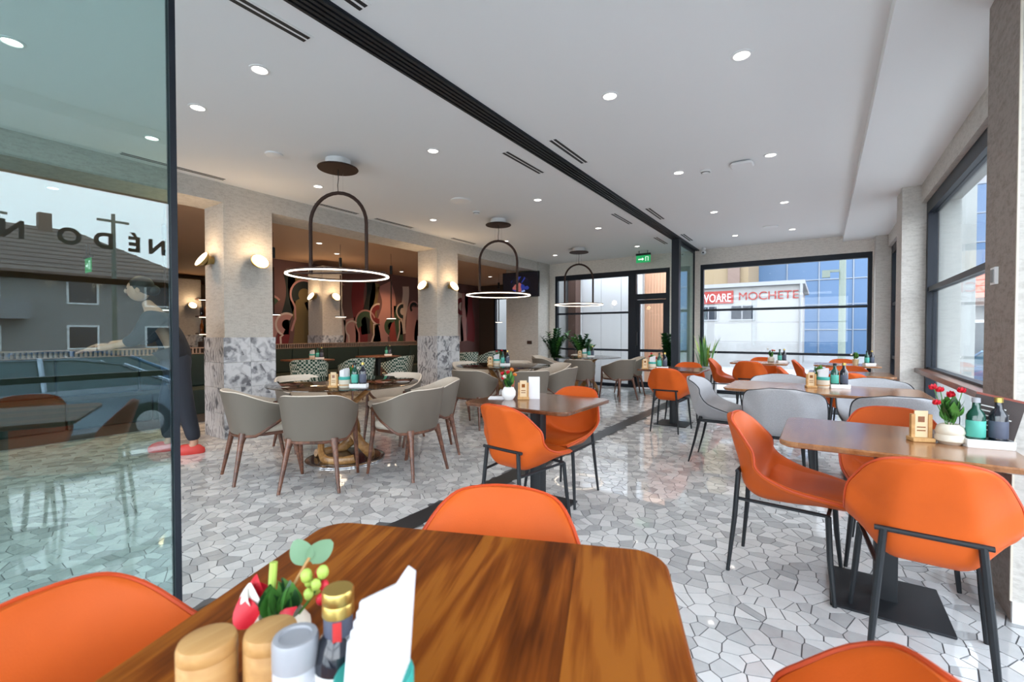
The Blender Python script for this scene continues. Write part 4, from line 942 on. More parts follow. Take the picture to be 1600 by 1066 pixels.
def flower_pot(loc, label, pot='round', seed=1, petals=('redpetal', 'whitepetal', 'redpetal'), h=.13, nleaf=20):
    t = thing('flower_pot', label, 'potted flowers', loc); rg_ = random.Random(seed)
    if pot == 'round':
        part(t, ('pot', 1), lambda: MB().lathe([(0, 0), (.035, 0), (.052, .015), (.052, .03), (.046, .042), (.05, .052), (.044, .075), (.03, .086), (.026, .08), (0, .07)], 20), 'ceramic'); zt = .08
    elif pot == 'white':
        part(t, ('pot', 2), lambda: MB().lathe([(0, 0), (.03, 0), (.05, .03), (.05, .06), (.034, .09), (.03, .085), (0, .08)], 20), 'whitepaint'); zt = .085
    else:
        part(t, ('pot', 3), lambda: MB().lathe([(0, 0), (.034, 0), (.042, .085), (.036, .085), (0, .075)], 20), 'cardwood'); zt = .08
    for k in range(nleaf):
        a = rg_.uniform(0, 6.28); tl = rg_.uniform(.1, 1.25); hh = rg_.uniform(.2, 1) * h * .6
        m = 'leaf' if k % 3 else 'leafdark'
        link('leaf', cached(('leaf', m), lambda: leaf_mesh(.068, .017, 5, .5)), m, t, (.012 * math.cos(a), .012 * math.sin(a), zt + hh * .8 - .01), (tl, 0, a))
    for k, pm in enumerate(petals):
        a = rg_.uniform(0, 6.28); rr = rg_.uniform(.015, .06); hh = zt + h * rg_.uniform(.35, 1)
        p = (rr * math.cos(a), rr * math.sin(a), hh)
        s = obj('stem', MB().tube([(.2 * p[0], .2 * p[1], zt - .01), (.6 * p[0], .6 * p[1], (zt + hh) / 2), p], .0018, 5), 'leaf', t)
        link('blossom', cached(('blossom', pm), lambda: flower_mesh(.026)), pm, s, p, (rg_.uniform(-.5, .5), rg_.uniform(-.5, .5), 0))
    return t
def dining_set(x, y, ph, seed=1, rz=0, flowers=True, fp='round', cups=True, card=True, petals=('redpetal', 'whitepetal', 'orangepetal')):
    ca, sa = math.cos(rz), math.sin(rz)
    def P(a, b, z=TZ): return (x + a * ca - b * sa, y + a * sa + b * ca, z)
    tray(P(.09, 0), f'white bottle tray on {ph}', rz)
    bottle(P(.055, 0, TZ + .0065), f'green oil bottle in the tray on {ph}', 'greenglass', 'black', 'tealabel')
    bottle(P(.125, 0, TZ + .0065), f'black vinegar bottle in the tray on {ph}', 'darkglass', 'gold', 'darklabel', .215)
    if cups: napkin_cup(P(-.035, .0), f'striped napkin cup with a teal band on {ph}', f'white paper napkins standing in the cup on {ph}')
    if card: card_holder(P(-.13, -.01), f'pale wooden card holder on {ph}', rz)
    if flowers: flower_pot(P(-.02, .13), f'little pot of red flowers and leaves on {ph}', fp, seed, petals)
YB = R(34)
dining_set(-3.45, 2.50, 'the nearest round glass table', 2, YB)
t = thing('saucer', 'small round saucer at the right rim of the nearest round table', 'saucer', (-3.33, 3.02, TZ)); obj('dish', MB().lathe([(0, 0), (.04, 0), (.065, .012), (.06, .012), (.035, .004), (0, .004)], 20), 'ceramic', t); obj('rim_line', MB().lathe([(.062, .0115), (.066, .013), (.062, .0135)], 20), 'greycap', t)
dining_set(-3.95, 5.45, 'the middle round glass table', 3, YB, petals=('redpetal', 'redpetal', 'whitepetal'))
dining_set(-3.9, 8.35, 'the farthest round glass table', 4, YB, petals=('redpetal', 'orangepetal', 'redpetal'))
dining_set(.04, 4.84, 'the long table with grey chairs', 5, R(20), fp='wood', petals=('whitepetal',))
dining_set(-1.84, 6.08, 'the small dark table near the glass leaf', 6, R(25), petals=('redpetal', 'whitepetal', 'redpetal', 'redpetal'))
dining_set(-.62, 8.55, 'the far window table by the snake plant', 7, R(30), cups=False, card=False)
dining_set(.50, 8.52, 'the far right corner table', 8, R(30), cups=False, card=False, fp='wood', petals=('whitepetal', 'redpetal'))
for (x, y), n in BTS: dining_set(x + .05, y + .1, f'the {n} dark bench table', 9, R(60), flowers=False, cups=(n != 'middle'), card=False)
# pier table
PT = 'the pier table'
card_holder((.365, 2.69, TZ), f'pale wooden card holder at the left of the flowers on {PT}', R(20))
flower_pot((.462, 2.70, TZ), 'round stone-coloured pot of red flowers and rosemary on the pier table', 'round', 21, ('redpetal', 'redpetal', 'redpetal', 'redpetal', 'redpetal'), .16, 40)
tray((.575, 2.70, TZ), f'white bottle tray beside the pier wall on {PT}', R(10), .15, .075)
bottle((.540, 2.695, TZ + .0065), f'green oil bottle with teal label on {PT}', 'greenglass', 'greycap', 'tealabel', .20, .031)
bottle((.610, 2.707, TZ + .0065), f'black vinegar bottle with gold cap on {PT}', 'darkglass', 'gold', 'darklabel', .205, .030)
t = thing('menu', 'dark printed menu leaning behind the bottles on the pier table', 'menu', (.585, 2.765, TZ), R(-12))
obj('cover', MB().box(-.075, .075, -.004, .004, 0, .21).xform(Matrix.Rotation(R(-4), 4, 'X') @ Matrix.Rotation(R(12), 4, 'Y')), 'menu', t, smooth=False)
for k in range(6): obj('print_line', MB().box(-.05, .05 - .012 * (k % 3), -.0052, -.004, .06 + k * .02, .065 + k * .02).xform(Matrix.Rotation(R(-4), 4, 'X') @ Matrix.Rotation(R(12), 4, 'Y')), 'label', t, smooth=False)
obj('top_edge', MB().box(-.075, .075, -.0055, .0045, .205, .214).xform(Matrix.Rotation(R(-4), 4, 'X') @ Matrix.Rotation(R(12), 4, 'Y')), 'menured', t, smooth=False)
# flower pot table
flower_pot((-1.87, 2.70, TZ), 'white ceramic pot of red and orange flowers on the table beside the round tables', 'white', 31, ('redpetal', 'orangepetal', 'redpetal', 'orangepetal', 'whitepetal', 'redpetal', 'orangepetal'), .14, 40)
card_holder((-1.79, 2.77, TZ), 'pale card holder right of the white flower pot', R(34))
t = thing('paper_napkin', 'folded white napkin left of the white flower pot', 'napkin', (-1.97, 2.70, TZ), R(30)); obj('folded_sheet', MB().slab(.13, .09, 0, .006, .004, .001, seg=2), 'paper', t); obj('top_fold', MB().slab(.12, .045, .006, .01, .004, .001, seg=2), 'paper', t, loc=(0, .02, 0))
t = thing('tumbler', 'reddish brown tumbler behind the white flower pot', 'tumbler', (-1.97, 2.86, TZ)); obj('cup_wall', MB().lathe([(0, 0), (.03, 0), (.036, .11), (.032, .11), (.027, .01), (0, .01)], 18), 'terracotta', t); obj('rim', MB().lathe([(.031, .108), (.037, .109), (.036, .114), (.032, .114)], 18), 'orange_pipe', t)
t = thing('folded_menu', 'white folded leaflet standing behind the card holder on the flower pot table', 'leaflet', (-1.735, 2.83, TZ), R(34)); obj('front_page', MB().box(-.04, .04, -.012, -.010, 0, .16), 'paper', t, smooth=False); obj('rear_page', MB().box(-.04, .04, .010, .012, 0, .16), 'paper', t, smooth=False)
# ---- foreground table group
FP = 'the foreground table'
def shaker(loc, label, r=.035, h=.12):
    t = thing('wooden_shaker', label, 'shaker', loc)
    obj('turned_body', MB().lathe([(0, 0), (r * .97, 0), (r, .004), (r, h * .80), (r * .99, h * .805)], 28), 'beech', t)
    obj('turned_lid', MB().lathe([(r * .99, h * .805), (r, h * .81), (r, h - .008), (r * .94, h - .002), (r * .8, h), (0, h)], 28), 'beech', t)
shaker((-.632, .250, TZ), 'leftmost light wooden shaker on the foreground table', .033, .100)
shaker((-.585, .305, TZ), 'light wooden shaker between the first shaker and the grey-capped jar', .032, .100)
t = thing('spice_jar', 'frosted jar with a grey cap among the foreground condiments', 'jar', (-.530, .306, TZ))
obj('jar_body', MB().lathe([(0, 0), (.024, 0), (.026, .005), (.026, .070), (.0245, .075)], 24), 'clearjar', t); obj('grey_cap', MB().lathe([(.0245, .075), (.0265, .076), (.0265, .106), (.025, .110), (.019, .110), (.018, .107), (0, .107)], 24), 'greycap', t)
t = thing('sauce_bottle', 'dark sauce bottle with a gold cap on the foreground table', 'bottle', (-.500, .345, TZ))
t.scale = (.85, .85, .85)
obj('glass_body', MB().lathe([(0, 0), (.031, 0), (.034, .006), (.034, .09), (.026, .115), (.018, .125), (.018, .15)], 24), 'darkglass', t)
obj('neck_sleeve', MB().lathe([(.0195, .122), (.0205, .123), (.0205, .158), (.0195, .16)], 24), 'darklabel', t)
obj('gold_cap', MB().lathe([(.0205, .150), (.0225, .151), (.0225, .166), (.0215, .168), (.0225, .170), (.0225, .184), (.021, .187), (0, .187)], 24), 'gold', t)
obj('red_seal', MB().box(-.006, .006, -.0215, -.0195, .118, .148).xform(Matrix.Rotation(R(50), 4, 'Z')), 'redlabel', t, smooth=False)
obj('label_wrap', MB().lathe([(.034, .02), (.0347, .021), (.0347, .075), (.034, .076)], 24), 'label', t)
t = thing('napkin_cup', 'striped napkin cup with a teal rim on the foreground table', 'cup', (-.425, .340, TZ))
obj('cup_wall', MB().lathe([(0, 0), (.041, 0), (.044, .01), (.044, .085), (.041, .085), (.038, .02), (0, .012)], 28), 'ceramic', t); obj('cup_band', MB().lathe([(.0443, .064), (.0452, .066), (.0452, .084), (.043, .087)], 28), 'teal', t); obj('cup_stripe', MB().lathe([(.0443, .03), (.045, .032), (.045, .04), (.0443, .042)], 28), 'beech', t)
nap = thing('napkins', 'stack of white folded napkins standing in the foreground cup', 'napkins', (-.425, .340, TZ + .0), R(30))
for k in range(5):
    y = (k - 2) * .0085; w = .033; h = .165 + .006 * k
    top = [(-w, h - .03), (-w * .3, h - .018), (w * .3, h - .008), (w * .75, h + .014), (w * 1.02, h + .008)]
    fr = [(-w, .02)] + [(a + .01, b) for a, b in top] + [(w * .95, .02)]
    V = [(a, y - .003, b) for a, b in fr] + [(a, y + .003, b) for a, b in fr]; n = len(fr)
    obj('folded_napkin', MB().add(V, [tuple(range(n)), tuple(range(2 * n - 1, n - 1, -1))] + [(i, n + i, n + (i + 1) % n, (i + 1) % n) for i in range(n)]), 'paper', nap, smooth=False)
t = thing('flower_pot', 'small pot with red and white petals and eucalyptus leaves on the foreground table', 'potted flowers', (-.685, .372, TZ))
obj('pot', MB().lathe([(0, 0), (.03, 0), (.043, .015), (.043, .03), (.03, .05), (.026, .046), (0, .04)], 20), 'ceramic', t)
for k in range(16):
    a = k * 2.4; obj('leaf', leaf_mesh(.05, .015, 6, .6), 'leaf' if k % 3 else 'leafdark', t, (.014 * math.cos(a), .014 * math.sin(a), .04 + .003 * (k % 4)), (.35 + .1 * (k % 6), 0, a))
s = obj('stem', MB().tube([(0, 0, .04), (-.005, .02, .075), (.005, .045, .118)], .0024, 6), 'beech', t)
for p, ro in (((.003, .043, .110), (0, -.45, R(53))), ((.005, .045, .114), (0, .95, R(53)))): obj('eucalyptus_leaf', leaf_mesh(.042, .0175, 14, .1, .5), 'leafpale', s, p, ro)
obj('cut_stem', MB().tube([(-.03, .0, .04), (-.034, .008, .115)], .006, 8), 'lime', t)
for k, (x, y, z) in enumerate(((-.075, -.010, .058), (-.068, -.002, .068), (-.058, -.018, .05), (-.07, .008, .06))): obj('petal', leaf_mesh(.048, .024, 8, .9, .6), 'redpetal', t, (x + .02, y, z - .02), (.6, -.7, .3 * k))
for k, (x, y, z) in enumerate(((-.050, -.020, .056), (-.040, -.014, .060))): obj('petal', leaf_mesh(.040, .019, 8, .9, .6), 'whitepetal', t, (x, y, z - .01), (.7, -.6, .4 * k))
s = obj('bud_stem', MB().tube([(.02, .01, .04), (.04, .028, .075), (.05, .035, .10)], .002, 6), 'leaf', t)
for k in range(9):
    a = k * 2.4; q = (.045 + .014 * math.cos(a), .03 + .012 * math.sin(a), .075 + .005 * k)
    obj('bud', MB().sphere(q, .0075 if k < 6 else .009, 8, 6, (1, 1, 1.2)), 'lime' if k % 3 else 'redpetal', s)
obj('petal', leaf_mesh(.028, .012, 6, .9), 'redpetal', t, (.028, -.012, .05), (.3, .5, 0))

# ================================================================== PLANTS
def planter(t, r, h, mat='greypot'):
    obj('pot', MB().lathe([(0, 0), (r * .8, 0), (r, .02), (r * 1.05, h), (r * .95, h), (r * .92, h - .03), (0, h - .03)], 24), mat, t)
    obj('soil', MB().lathe([(0, h - .035), (r * .93, h - .03), (0, h - .028)], 20), 'soil', t)
def zz_plant(loc, label, seed, n=16, h=.6, pot=.5, r=.18, up=.35):
    t = thing('leafy_plant', label, 'plant', loc); rg_ = random.Random(seed); planter(t, r, pot)
    for k in range(n):
        a = rg_.uniform(0, 6.28); tl = rg_.uniform(.02, up); hh = h * rg_.uniform(.65, 1.1)
        pts = [(math.cos(a) * (tl * hh * f * f + r * .3 * f), math.sin(a) * (tl * hh * f * f + r * .3 * f), pot - .03 + hh * f) for f in np.linspace(0, 1, 7)]
        st = obj('stem', MB().tube(pts, [.009 - .001 * i for i in range(7)], 5), 'leafdark', t)
        mb = MB()
        for f in np.linspace(.2, 1, 11):
            i = f * 6; i0 = min(5, int(i)); p = [pts[i0][q] + (pts[i0 + 1][q] - pts[i0][q]) * (i - i0) for q in range(3)]
            for sd in (-1, 1):
                q = leaf_mesh(.17 * (1.1 - .4 * f), .045, 4, .4); q.xform(Matrix.Translation(p) @ Matrix.Rotation(a + sd * 1.3 + rg_.uniform(-.3, .3), 4, 'Z') @ Matrix.Rotation(R(-60 + 25 * f), 4, 'X') @ Matrix.Rotation(0, 4, 'Z')); mb.add(q.v, q.f)
        lf = obj('leaflets', mb, 'leafdark' if k % 4 else 'leaf', st); lf['kind'] = 'stuff'
def snake_plant(loc, label, seed, n=14, h=.55, pot=.42, r=.17):
    t = thing('snake_plant', label, 'plant', loc); rg_ = random.Random(seed); planter(t, r, pot)
    for k in range(n):
        a = rg_.uniform(0, 6.28); hh = h * rg_.uniform(.6, 1.1); rr = r * rg_.uniform(.1, .7)
        obj('blade', leaf_mesh(hh, .028, 8, rg_.uniform(0, .35)), 'sans' if k % 3 else 'leaf', t, (rr * math.cos(a), rr * math.sin(a), pot - .04), (rg_.uniform(-.1, .1), 0, a - 1.57))
zz_plant((-5.2, 9.4, 0), 'dark green leafy plant in the left window corner beside the television wall', 1, 22, .72, .55, .2, .45)
zz_plant((-4.55, 9.6, 0), 'dark green leafy plant under the far window, right of its neighbour', 2, 24, .58, .55, .2, .6)
zz_plant((-2.48, 9.0, 0), 'tall green plant left of the far glass leaf', 3, 16, .72, .45, .13, .08)
snake_plant((-1.85, 9.3, 0), 'yellow green snake plant in a grey planter right of the far glass leaf', 4, 22, .62, .60, .2)
snake_plant((-2.55, 8.75, 0), 'small green plant seen through the far glass leaf', 6, 12, .35, .5, .15)

# ================================================================== PERSON behind the tinted glass
def skinned(name, verts, edges, radii, mat, parent, sub=2, root=0):
    me = bpy.data.meshes.new(name); me.from_pydata(verts, edges, []); o = link(name, me, mat, parent)
    md = o.modifiers.new('skin', 'SKIN'); md.use_smooth_shade = True
    if not me.skin_vertices: me.skin_vertices.new()
    for i, r in enumerate(radii):
        r = r if isinstance(r, tuple) else (r, r); me.skin_vertices[0].data[i].radius = r
    me.skin_vertices[0].data[root].use_root = True
    sb = o.modifiers.new('sub', 'SUBSURF'); sb.levels = sub; sb.render_levels = sub
    return o
per = thing('person', 'person in black top and trousers with red shoes leaning forward behind the tinted glass', 'person', (-5.50, 1.87, 0), R(150))
# local: facing +Y, feet on z = 0
Vb = [(0, -.06, .95), (0, .0, 1.12), (0, .07, 1.30), (0, .12, 1.42), (0, .17, 1.50), (0, .20, 1.56),
      (.17, .10, 1.38), (.22, .22, 1.16), (.16, .44, 1.13), (.13, .53, 1.12), (-.17, .10, 1.38), (-.23, .22, 1.16), (-.17, .44, 1.10), (-.14, .53, 1.08),
      (.10, -.05, .90), (.12, .06, .50), (.13, .04, .09), (-.10, -.07, .90), (-.12, -.14, .50), (-.12, -.22, .09), (.13, .14, .04), (-.12, -.11, .04)]
Eb = [(0, 1), (1, 2), (2, 3), (3, 4), (4, 5), (3, 6), (6, 7), (7, 8), (8, 9), (3, 10), (10, 11), (11, 12), (12, 13), (0, 14), (14, 15), (15, 16), (0, 17), (17, 18), (18, 19), (16, 20), (19, 21)]
Rb = [(.09, .07), (.08, .06), (.09, .07), (.09, .06), .05, .05, .06, .042, .033, .028, .06, .042, .033, .028, .085, .058, .042, .085, .058, .042, .035, .035]
body = skinned('body', Vb, Eb, Rb, 'skin', per)
skinned('shirt', [(0, -.07, .86), (0, -.03, 1.08), Vb[2], Vb[3], Vb[6], Vb[7], (.19, .33, 1.145), Vb[10], Vb[11], (-.20, .33, 1.13)], [(0, 1), (1, 2), (2, 3), (3, 4), (4, 5), (5, 6), (3, 7), (7, 8), (8, 9)], [(.20, .16), (.20, .15), (.21, .15), (.17, .12), .10, .068, .055, .10, .068, .055], 'cloth', per)
skinned('trousers', [(0, -.03, 1.06), (0, -.06, .93), (.10, -.05, .86), (.12, .06, .50), (.13, .04, .12), (-.10, -.07, .86), (-.12, -.14, .50), (-.12, -.22, .12)], [(0, 1), (1, 2), (2, 3), (3, 4), (1, 5), (5, 6), (6, 7)], [(.18, .14), (.18, .14), .12, .088, .066, .12, .088, .066], 'jeans', per)
for x, y in ((.13, .04), (-.12, -.22)):
    obj('shoe', MB().rings([[(x + w * math.cos(a), y + .05 + l * math.sin(a), z) for a in np.linspace(0, 2 * math.pi, 16, endpoint=False)] for w, l, z in ((.042, .13, 0), (.047, .138, .015), (.046, .135, .05), (.036, .10, .085), (.025, .06, .10))]), 'redshoe', per)
hd = MB().sphere((0, .25, 1.66), .105, 16, 12, (.76, .92, 1.08)); head = obj('head', hd, 'skin', body)
obj('nose', MB().sphere((0, .348, 1.645), .018, 8, 6, (.7, 1, 1.3)), 'skin', body)
for s in (-1, 1): obj('ear', MB().sphere((s * .08, .24, 1.65), .025, 8, 6, (.4, .8, 1.2)), 'skin', body); obj('eye', MB().sphere((s * .03, .335, 1.668), .010, 8, 6), 'hair', body)
obj('mouth', MB().box(-.02, .02, .333, .338, 1.603, 1.609), 'redshoe', body)
obj('hair', MB().sphere((0, .225, 1.695), .112, 16, 10, (.8, .95, .95)).sphere((0, .13, 1.66), .055, 10, 8), 'hair', per)
def hand(base, s):
    b = Vector(base); mb = MB()
    mb.rings([[(b.x + sx_ * .036, b.y + yy, b.z + sz_ * .014 - .1 * (yy)) for sx_, sz_ in ((-1, -1), (1, -1), (1, 1), (-1, 1))] for yy in (0, .04, .085)])
    for k, l in enumerate((.062, .074, .068, .052)):
        x = b.x + (k - 1.5) * .019; mb.tube([(x, b.y + .08, b.z - .008), (x, b.y + .08 + l * .5, b.z - .018), (x, b.y + .08 + l, b.z - .038)], [.0095, .009, .007], 6)
    mb.tube([(b.x - s * .03, b.y + .02, b.z - .005), (b.x - s * .055, b.y + .05, b.z - .015), (b.x - s * .06, b.y + .08, b.z - .028)], [.012, .010, .008], 6)
    obj('hand', mb, 'skin', body)
hand(Vb[9], 1); hand(Vb[13], -1)

# ================================================================== OUTSIDE
struct('ground_street', MB().box(3.0, 80, -60, 90, -.9, -.62), 'asphalt', label='grey street outside the right windows')
struct('ground_verge', MB().box(1.12, 3.0, -60, 10.2, -.9, -.30), 'bounce_paving', label='pavement along the right windows, paled to bounce light')
struct('ground_yard', MB().box(-60, 3.0, 10.2, 90, -.9, -.12), 'paving', label='pale paving behind the far windows')
struct('ground_front', MB().box(-60, 3.0, -60, -2.7, -.9, -.30), 'bounce_paving', label='unseen paving in front of the restaurant, paled to bounce light indoors')  # pale colour added to throw daylight up onto the ceiling
tag(struct('lawn_strip', MB().box(14.5, 20.0, -30, 50, -.62, -.56), 'lawn'), 'strip of green lawn across the street', 'lawn', kind='stuff')
# panels just beyond the door and left window
pw = struct('wall_outer_panels', MB().box(-5.38, -3.72, 11.25, 11.4, -.12, 3.2), 'bwhite', label='pale panelled outer wall seen through the window left of the door')
for k in range(3): struct('panel', MB().box(-5.37 + k * .55, -4.83 + k * .55, 11.235, 11.25, -.1, 3.2), 'nearpanel', pw)
tag(struct('outer_post', MB().box(-5.62, -5.40, 10.9, 11.2, -.12, 3.2), 'brownsteel'), 'brown clad post outside the window left of the door', 'post', kind='thing')
cw = struct('wall_outer_timber', MB().box(-3.9, -2.85, 11.75, 11.9, -.12, 3.6), 'bwhite', label='outer wall with orange timber boards beyond the glass door')
bd = MB().box(0, .072, -.025, 0, -.12, 3.6).mesh('board', False)
for k in range(14): link('board', bd, 'clad', cw, (-3.88 + k * .076, 11.75, 0))
# white shop with the carpet sign
shop = thing('white_shop', 'low white shop building with a red sign seen through the far window', 'building', (0, 20, 0))
obj('wall', MB().box(-9.0, -.72, 0, 6, -.12, 3.05), 'bwhite', shop, smooth=False)
obj('roof', MB().box(-9.1, -.55, -.15, 6.1, 3.05, 3.2), 'redroof' if False else 'palepanel', shop, smooth=False)
obj('sign_board', MB().box(-7.4, -2.95, -.05, 0, 2.42, 2.92), 'bred', shop, smooth=False)
def text(s, size, mat, parent, loc, rot, ext=.01, align='LEFT', name='sign_lettering', off=0):
    c = bpy.data.curves.new(name, 'FONT'); c.body = s; c.size = size; c.extrude = ext; c.align_x = align; c.offset = off
    o = bpy.data.objects.new(name, c); COL.objects.link(o); o.location = loc; o.rotation_euler = rot; o.data.materials.append(M[mat])
    me = bpy.data.meshes.new_from_object(o); bpy.data.objects.remove(o); me.name = name
    o = link(name, me, mat, parent, loc, rot); return o
tx = text('COVOARE', .47, 'paper', shop, (-3.02, -.065, 2.49), (R(90), 0, 0), .012, 'RIGHT'); tx.scale = (.68, 1, 1)
text('MOCHETE', .44, 'bred', shop, (-2.78, -.02, 2.53), (R(90), 0, 0), .012)
for x0, x1 in ((-4.25, -3.5), (-3.08, -2.19)):
    w = obj('window', MB().box(x0, x1, -.03, 0, 1.72, 2.36), 'palepanel', shop, smooth=False); obj('pane', MB().box(x0 + .06, (x0 + x1) / 2 - .02, -.034, -.03, 1.78, 2.3).box((x0 + x1) / 2 + .02, x1 - .06, -.034, -.03, 1.78, 2.3), 'shutter', w, smooth=False)
obj('gutter', MB().tube([(-.66, -.12, 3.05), (-.66, -.12, 2.2), (-.66, -.05, -.1)], .05, 8), 'palepanel', shop)
# blue glass office
of = thing('glass_office', 'blue reflective glass office facade behind the white shop', 'building', (0, 34, 0))
obj('core', MB().box(-3.6, 12, .1, 10, -.12, 15.6), 'palepanel', of, smooth=False)
pm = MB().box(.04, 1.66, -.03, .1, .04, 1.5).mesh('pane', False)
for i in range(8):
    for j in range(6): link('pane', pm, 'bluepane', of, (-3.6 + i * 1.7, 0, -.1 + j * 1.54))
for i in range(9): obj('mullion', MB().box(-3.63 + i * 1.7, -3.57 + i * 1.7, -.09, .1, -.12, 9.2), 'bluebar', of, smooth=False)
for j in range(7): obj('transom', MB().box(-3.6, 10.0, -.07, .1, -.12 + j * 1.54, -.06 + j * 1.54), 'bluebar', of, smooth=False)
# cream block behind
cb = thing('cream_block', 'cream apartment block with brown pilasters behind the shop roof', 'building', (-9, 28, 0))
obj('wall', MB().box(-10, 5.6, 0, 5, -.12, 12), 'bcream', cb, smooth=False)
for k in range(5): obj('pilaster', MB().box(-7 + k * 2.9, -6.4 + k * 2.9, -.2, 0, -.12, 12), 'bbrown', cb, smooth=False)
t = thing('street_lamp', 'grey green lamp post standing before the blue glass facade', 'lamp post', (.47, 16.5, -.12))
obj('post', MB().lathe([(.13, 0), (.13, .3), (.095, .35), (.075, 5.5), (0, 5.5)], 12), 'pole', t); obj('arm', MB().tube([(0, 0, 5.2), (-.6, -.1, 5.7), (-1.2, -.2, 5.75)], .05, 8), 'pole', t); obj('lamp_head', MB().box(-1.6, -1.1, -.3, -.1, 5.68, 5.8), 'pole', t, smooth=False)
obj('bracket', MB().box(-.5, 0, -.03, .03, 3.15, 3.22).box(-.5, -.3, -.1, .1, 3.0, 3.2), 'pole', t, smooth=False)
# wing pier outside right window, house with red roof
struct('wall_outer_pier', MB().box(1.12, 1.72, 8.7, 9.2, -.4, 3.3), 'pierwhite', label='pale outer pier seen through the right window')
def house(loc, rz, w, d, h, rh, wall, roof, label, name='house', wins=((-.3, .3), (.3, .3))):
    t = thing(name, label, 'house', loc, rz)
    obj('wall', MB().box(-w / 2, w / 2, -d / 2, d / 2, 0, h), wall, t, smooth=False)
    e = .6; W = w / 2 + e; Dd = d / 2 + e; rl = max(.1, W - Dd)
    V = [(-W, -Dd, h), (W, -Dd, h), (W, Dd, h), (-W, Dd, h), (-rl, 0, h + rh), (rl, 0, h + rh)]
    rf = obj('roof', MB().add(V, [(0, 1, 5, 4), (1, 2, 5), (2, 3, 4, 5), (3, 0, 4), (3, 2, 1, 0)]), roof, t, smooth=False)
    n = 11
    for k in range(1, n):  # courses of tiles on the front slope
        f = k / n; y = -Dd * (1 - f); z = h + rh * f; x = W + (rl - W) * f
        obj('tile_course', MB().tube([(-x, y, z), (x, y, z)], .05, 4), roof, rf)
    obj('eave_board', MB().box(-W, W, -Dd - .03, -Dd + .05, h - .25, h + .02), 'bbrown', t, smooth=False)
    for fl in range(int(h // 2.6)):
        for fx_ in (-.36, -.12, .14, .36):
            x = fx_ * w; z = .9 + fl * 2.6
            f = obj('window', MB().box(x - .7, x + .7, -d / 2 - .06, -d / 2, z, z + 1.4), 'whitepaint', t, smooth=False)
            obj('pane', MB().box(x - .6, x + .6, -d / 2 - .065, -d / 2 - .06, z + .1, z + 1.3), 'shutter', f, smooth=False)
    return t
house((8.2, 25, -.62), R(-10), 9, 8, 3.0, 2.6, 'bwhite', 'redroof', 'white house with a red tiled roof seen through the right window')
hA = house((36, 6.0, -.62), R(-90), 15, 10, 5.2, 3.3, 'bwhite', 'rooftile', 'two storey house with a grey brown tiled roof, mirrored in the glass leaf')
obj('balcony', MB().box(0.5, 6.0, -6.3, -5, 2.6, 2.75).box(.5, 6, -6.3, -6.24, 2.75, 3.6), 'palepanel', hA, smooth=False)
obj('chimney', MB().box(-1.4, -.8, -.6, 0, 7.2, 9.3), 'bbrown', hA, smooth=False)
hB = house((37, -9.0, -.62), R(-90), 12, 10, 4.8, 2.8, 'bcream', 'rooftile', 'second tiled roof house further left in the mirrored street')
for x, y, l in ((24, 7.4, 'tall thin pole mirrored in the glass leaf, right one'), (26, 3.6, 'tall thin pole mirrored in the glass leaf, left one')):
    t = thing('utility_pole', l, 'pole', (x, y, -.62)); obj('mast', MB().lathe([(.12, 0), (.08, 7.6), (0, 7.6)], 8), 'pole', t); obj('cross_arm', MB().box(-.06, .06, -.6, .6, 7.2, 7.3), 'pole', t, smooth=False)
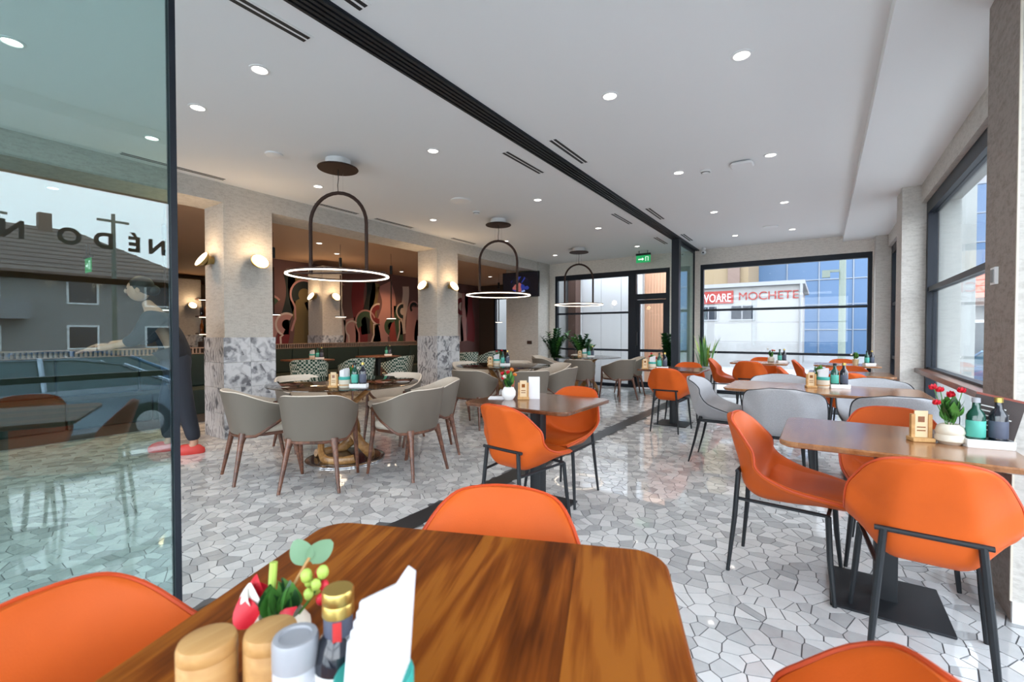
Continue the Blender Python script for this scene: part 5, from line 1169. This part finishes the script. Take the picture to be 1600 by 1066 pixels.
# cars
def car(loc, rz, paint, label):
    t = thing('car', label, 'car', loc, rz); w = .88
    prof = [(-2.15, .35), (-2.2, .6), (-2.1, .82), (-1.2, .95), (1.25, .98), (2.0, .88), (2.2, .7), (2.22, .4), (2.0, .28), (-2.0, .26)]
    def ring(x, k): return [(x, y * (1 - .02 * k), z - .0 * k) for y, z in prof]
    obj('body', MB().rings([ring(-w + .06, 2), ring(-w, 0), ring(w, 0), ring(w - .06, 2)]), paint, t)
    cab = [(-1.55, .95), (-.75, 1.40), (-.3, 1.46), (.55, 1.45), (1.1, 1.3), (1.75, .96)]
    obj('cabin_glass', MB().rings([[(-.80, y, z) if z < 1 else (-.62, y, z) for y, z in cab], [(.80, y, z) if z < 1 else (.62, y, z) for y, z in cab]]), 'carglass', t)
    obj('roof', MB().rings([[(-.64, y, z) for y, z in ((-.75, 1.41), (-.3, 1.475), (.55, 1.465), (1.1, 1.31), (.5, 1.42), (-.3, 1.43))], [(.64, y, z) for y, z in ((-.75, 1.41), (-.3, 1.475), (.55, 1.465), (1.1, 1.31), (.5, 1.42), (-.3, 1.43))]]), paint, t)
    for s in (-1, 1):
        for (a, b) in (((-1.55, .95), (-.75, 1.42)), ((.12, .96), (.1, 1.46)), ((1.78, .95), (1.1, 1.32))): obj('window_pillar', MB().tube([(s * .81, a[0], a[1]), (s * .635, b[0], b[1])], .035, 6), paint, t)
        obj('mirror', MB().sphere((s * .97, -.95, 1.0), .1, 8, 6, (.9, .6, .7)), paint, t)
        obj('headlight', MB().box(s * .6 - .16, s * .6 + .16, -2.2, -2.12, .62, .76), 'label', t, smooth=False)
        for y in (-1.38, 1.38):
            wh = obj('wheel', MB().lathe([(.15, -.1), (.31, -.1), (.33, -.06), (.33, .06), (.31, .1), (.15, .1)], 20).xform(Matrix.Translation((s * .80, y, .33)) @ Matrix.Rotation(R(90), 4, 'Y')), 'rubber', t)
            obj('rim', MB().lathe([(0, -.105), (.2, -.105), (.2, .105), (0, .105)], 16).xform(Matrix.Translation((s * .80, y, .33)) @ Matrix.Rotation(R(90), 4, 'Y')), 'chrome', wh)
    return t
car((6.0, 1.55, -.62), 0, 'silver', 'silver blue car parked beside the window, mirrored in the glass leaf')
car((9.4, 2.6, -.62), 0, 'blue', 'blue car on the street behind the silver car, mirrored in the glass leaf')
car((4.6, 17.5, -.62), R(8), 'blue', 'dark car parked outside the right window')
# lettering on the nearest right window
t = thing('window_lettering', 'large spaced letters on the nearest right window, mirrored in the glass leaf', 'lettering', (.955, 0, 2.0))
for ch, y in zip('NÉDON', (1.74, 1.54, 1.34, 1.12, .78)):
    text(ch, .19, 'letters', t, (0, y + .06, 0), (R(90), 0, R(-90)), .003, name='letter', off=.007)
# merchandise of the pier
t = thing('wall_switch', 'small square wall switch plate on the right pier', 'switch', (.675, 3.07, 1.50)); obj('plate', MB().box(-.012, 0, -.035, .035, -.04, .04), 'white', t, smooth=False); obj('rocker', MB().box(-.016, -.012, -.02, .02, -.03, .03), 'palepanel', t, smooth=False)
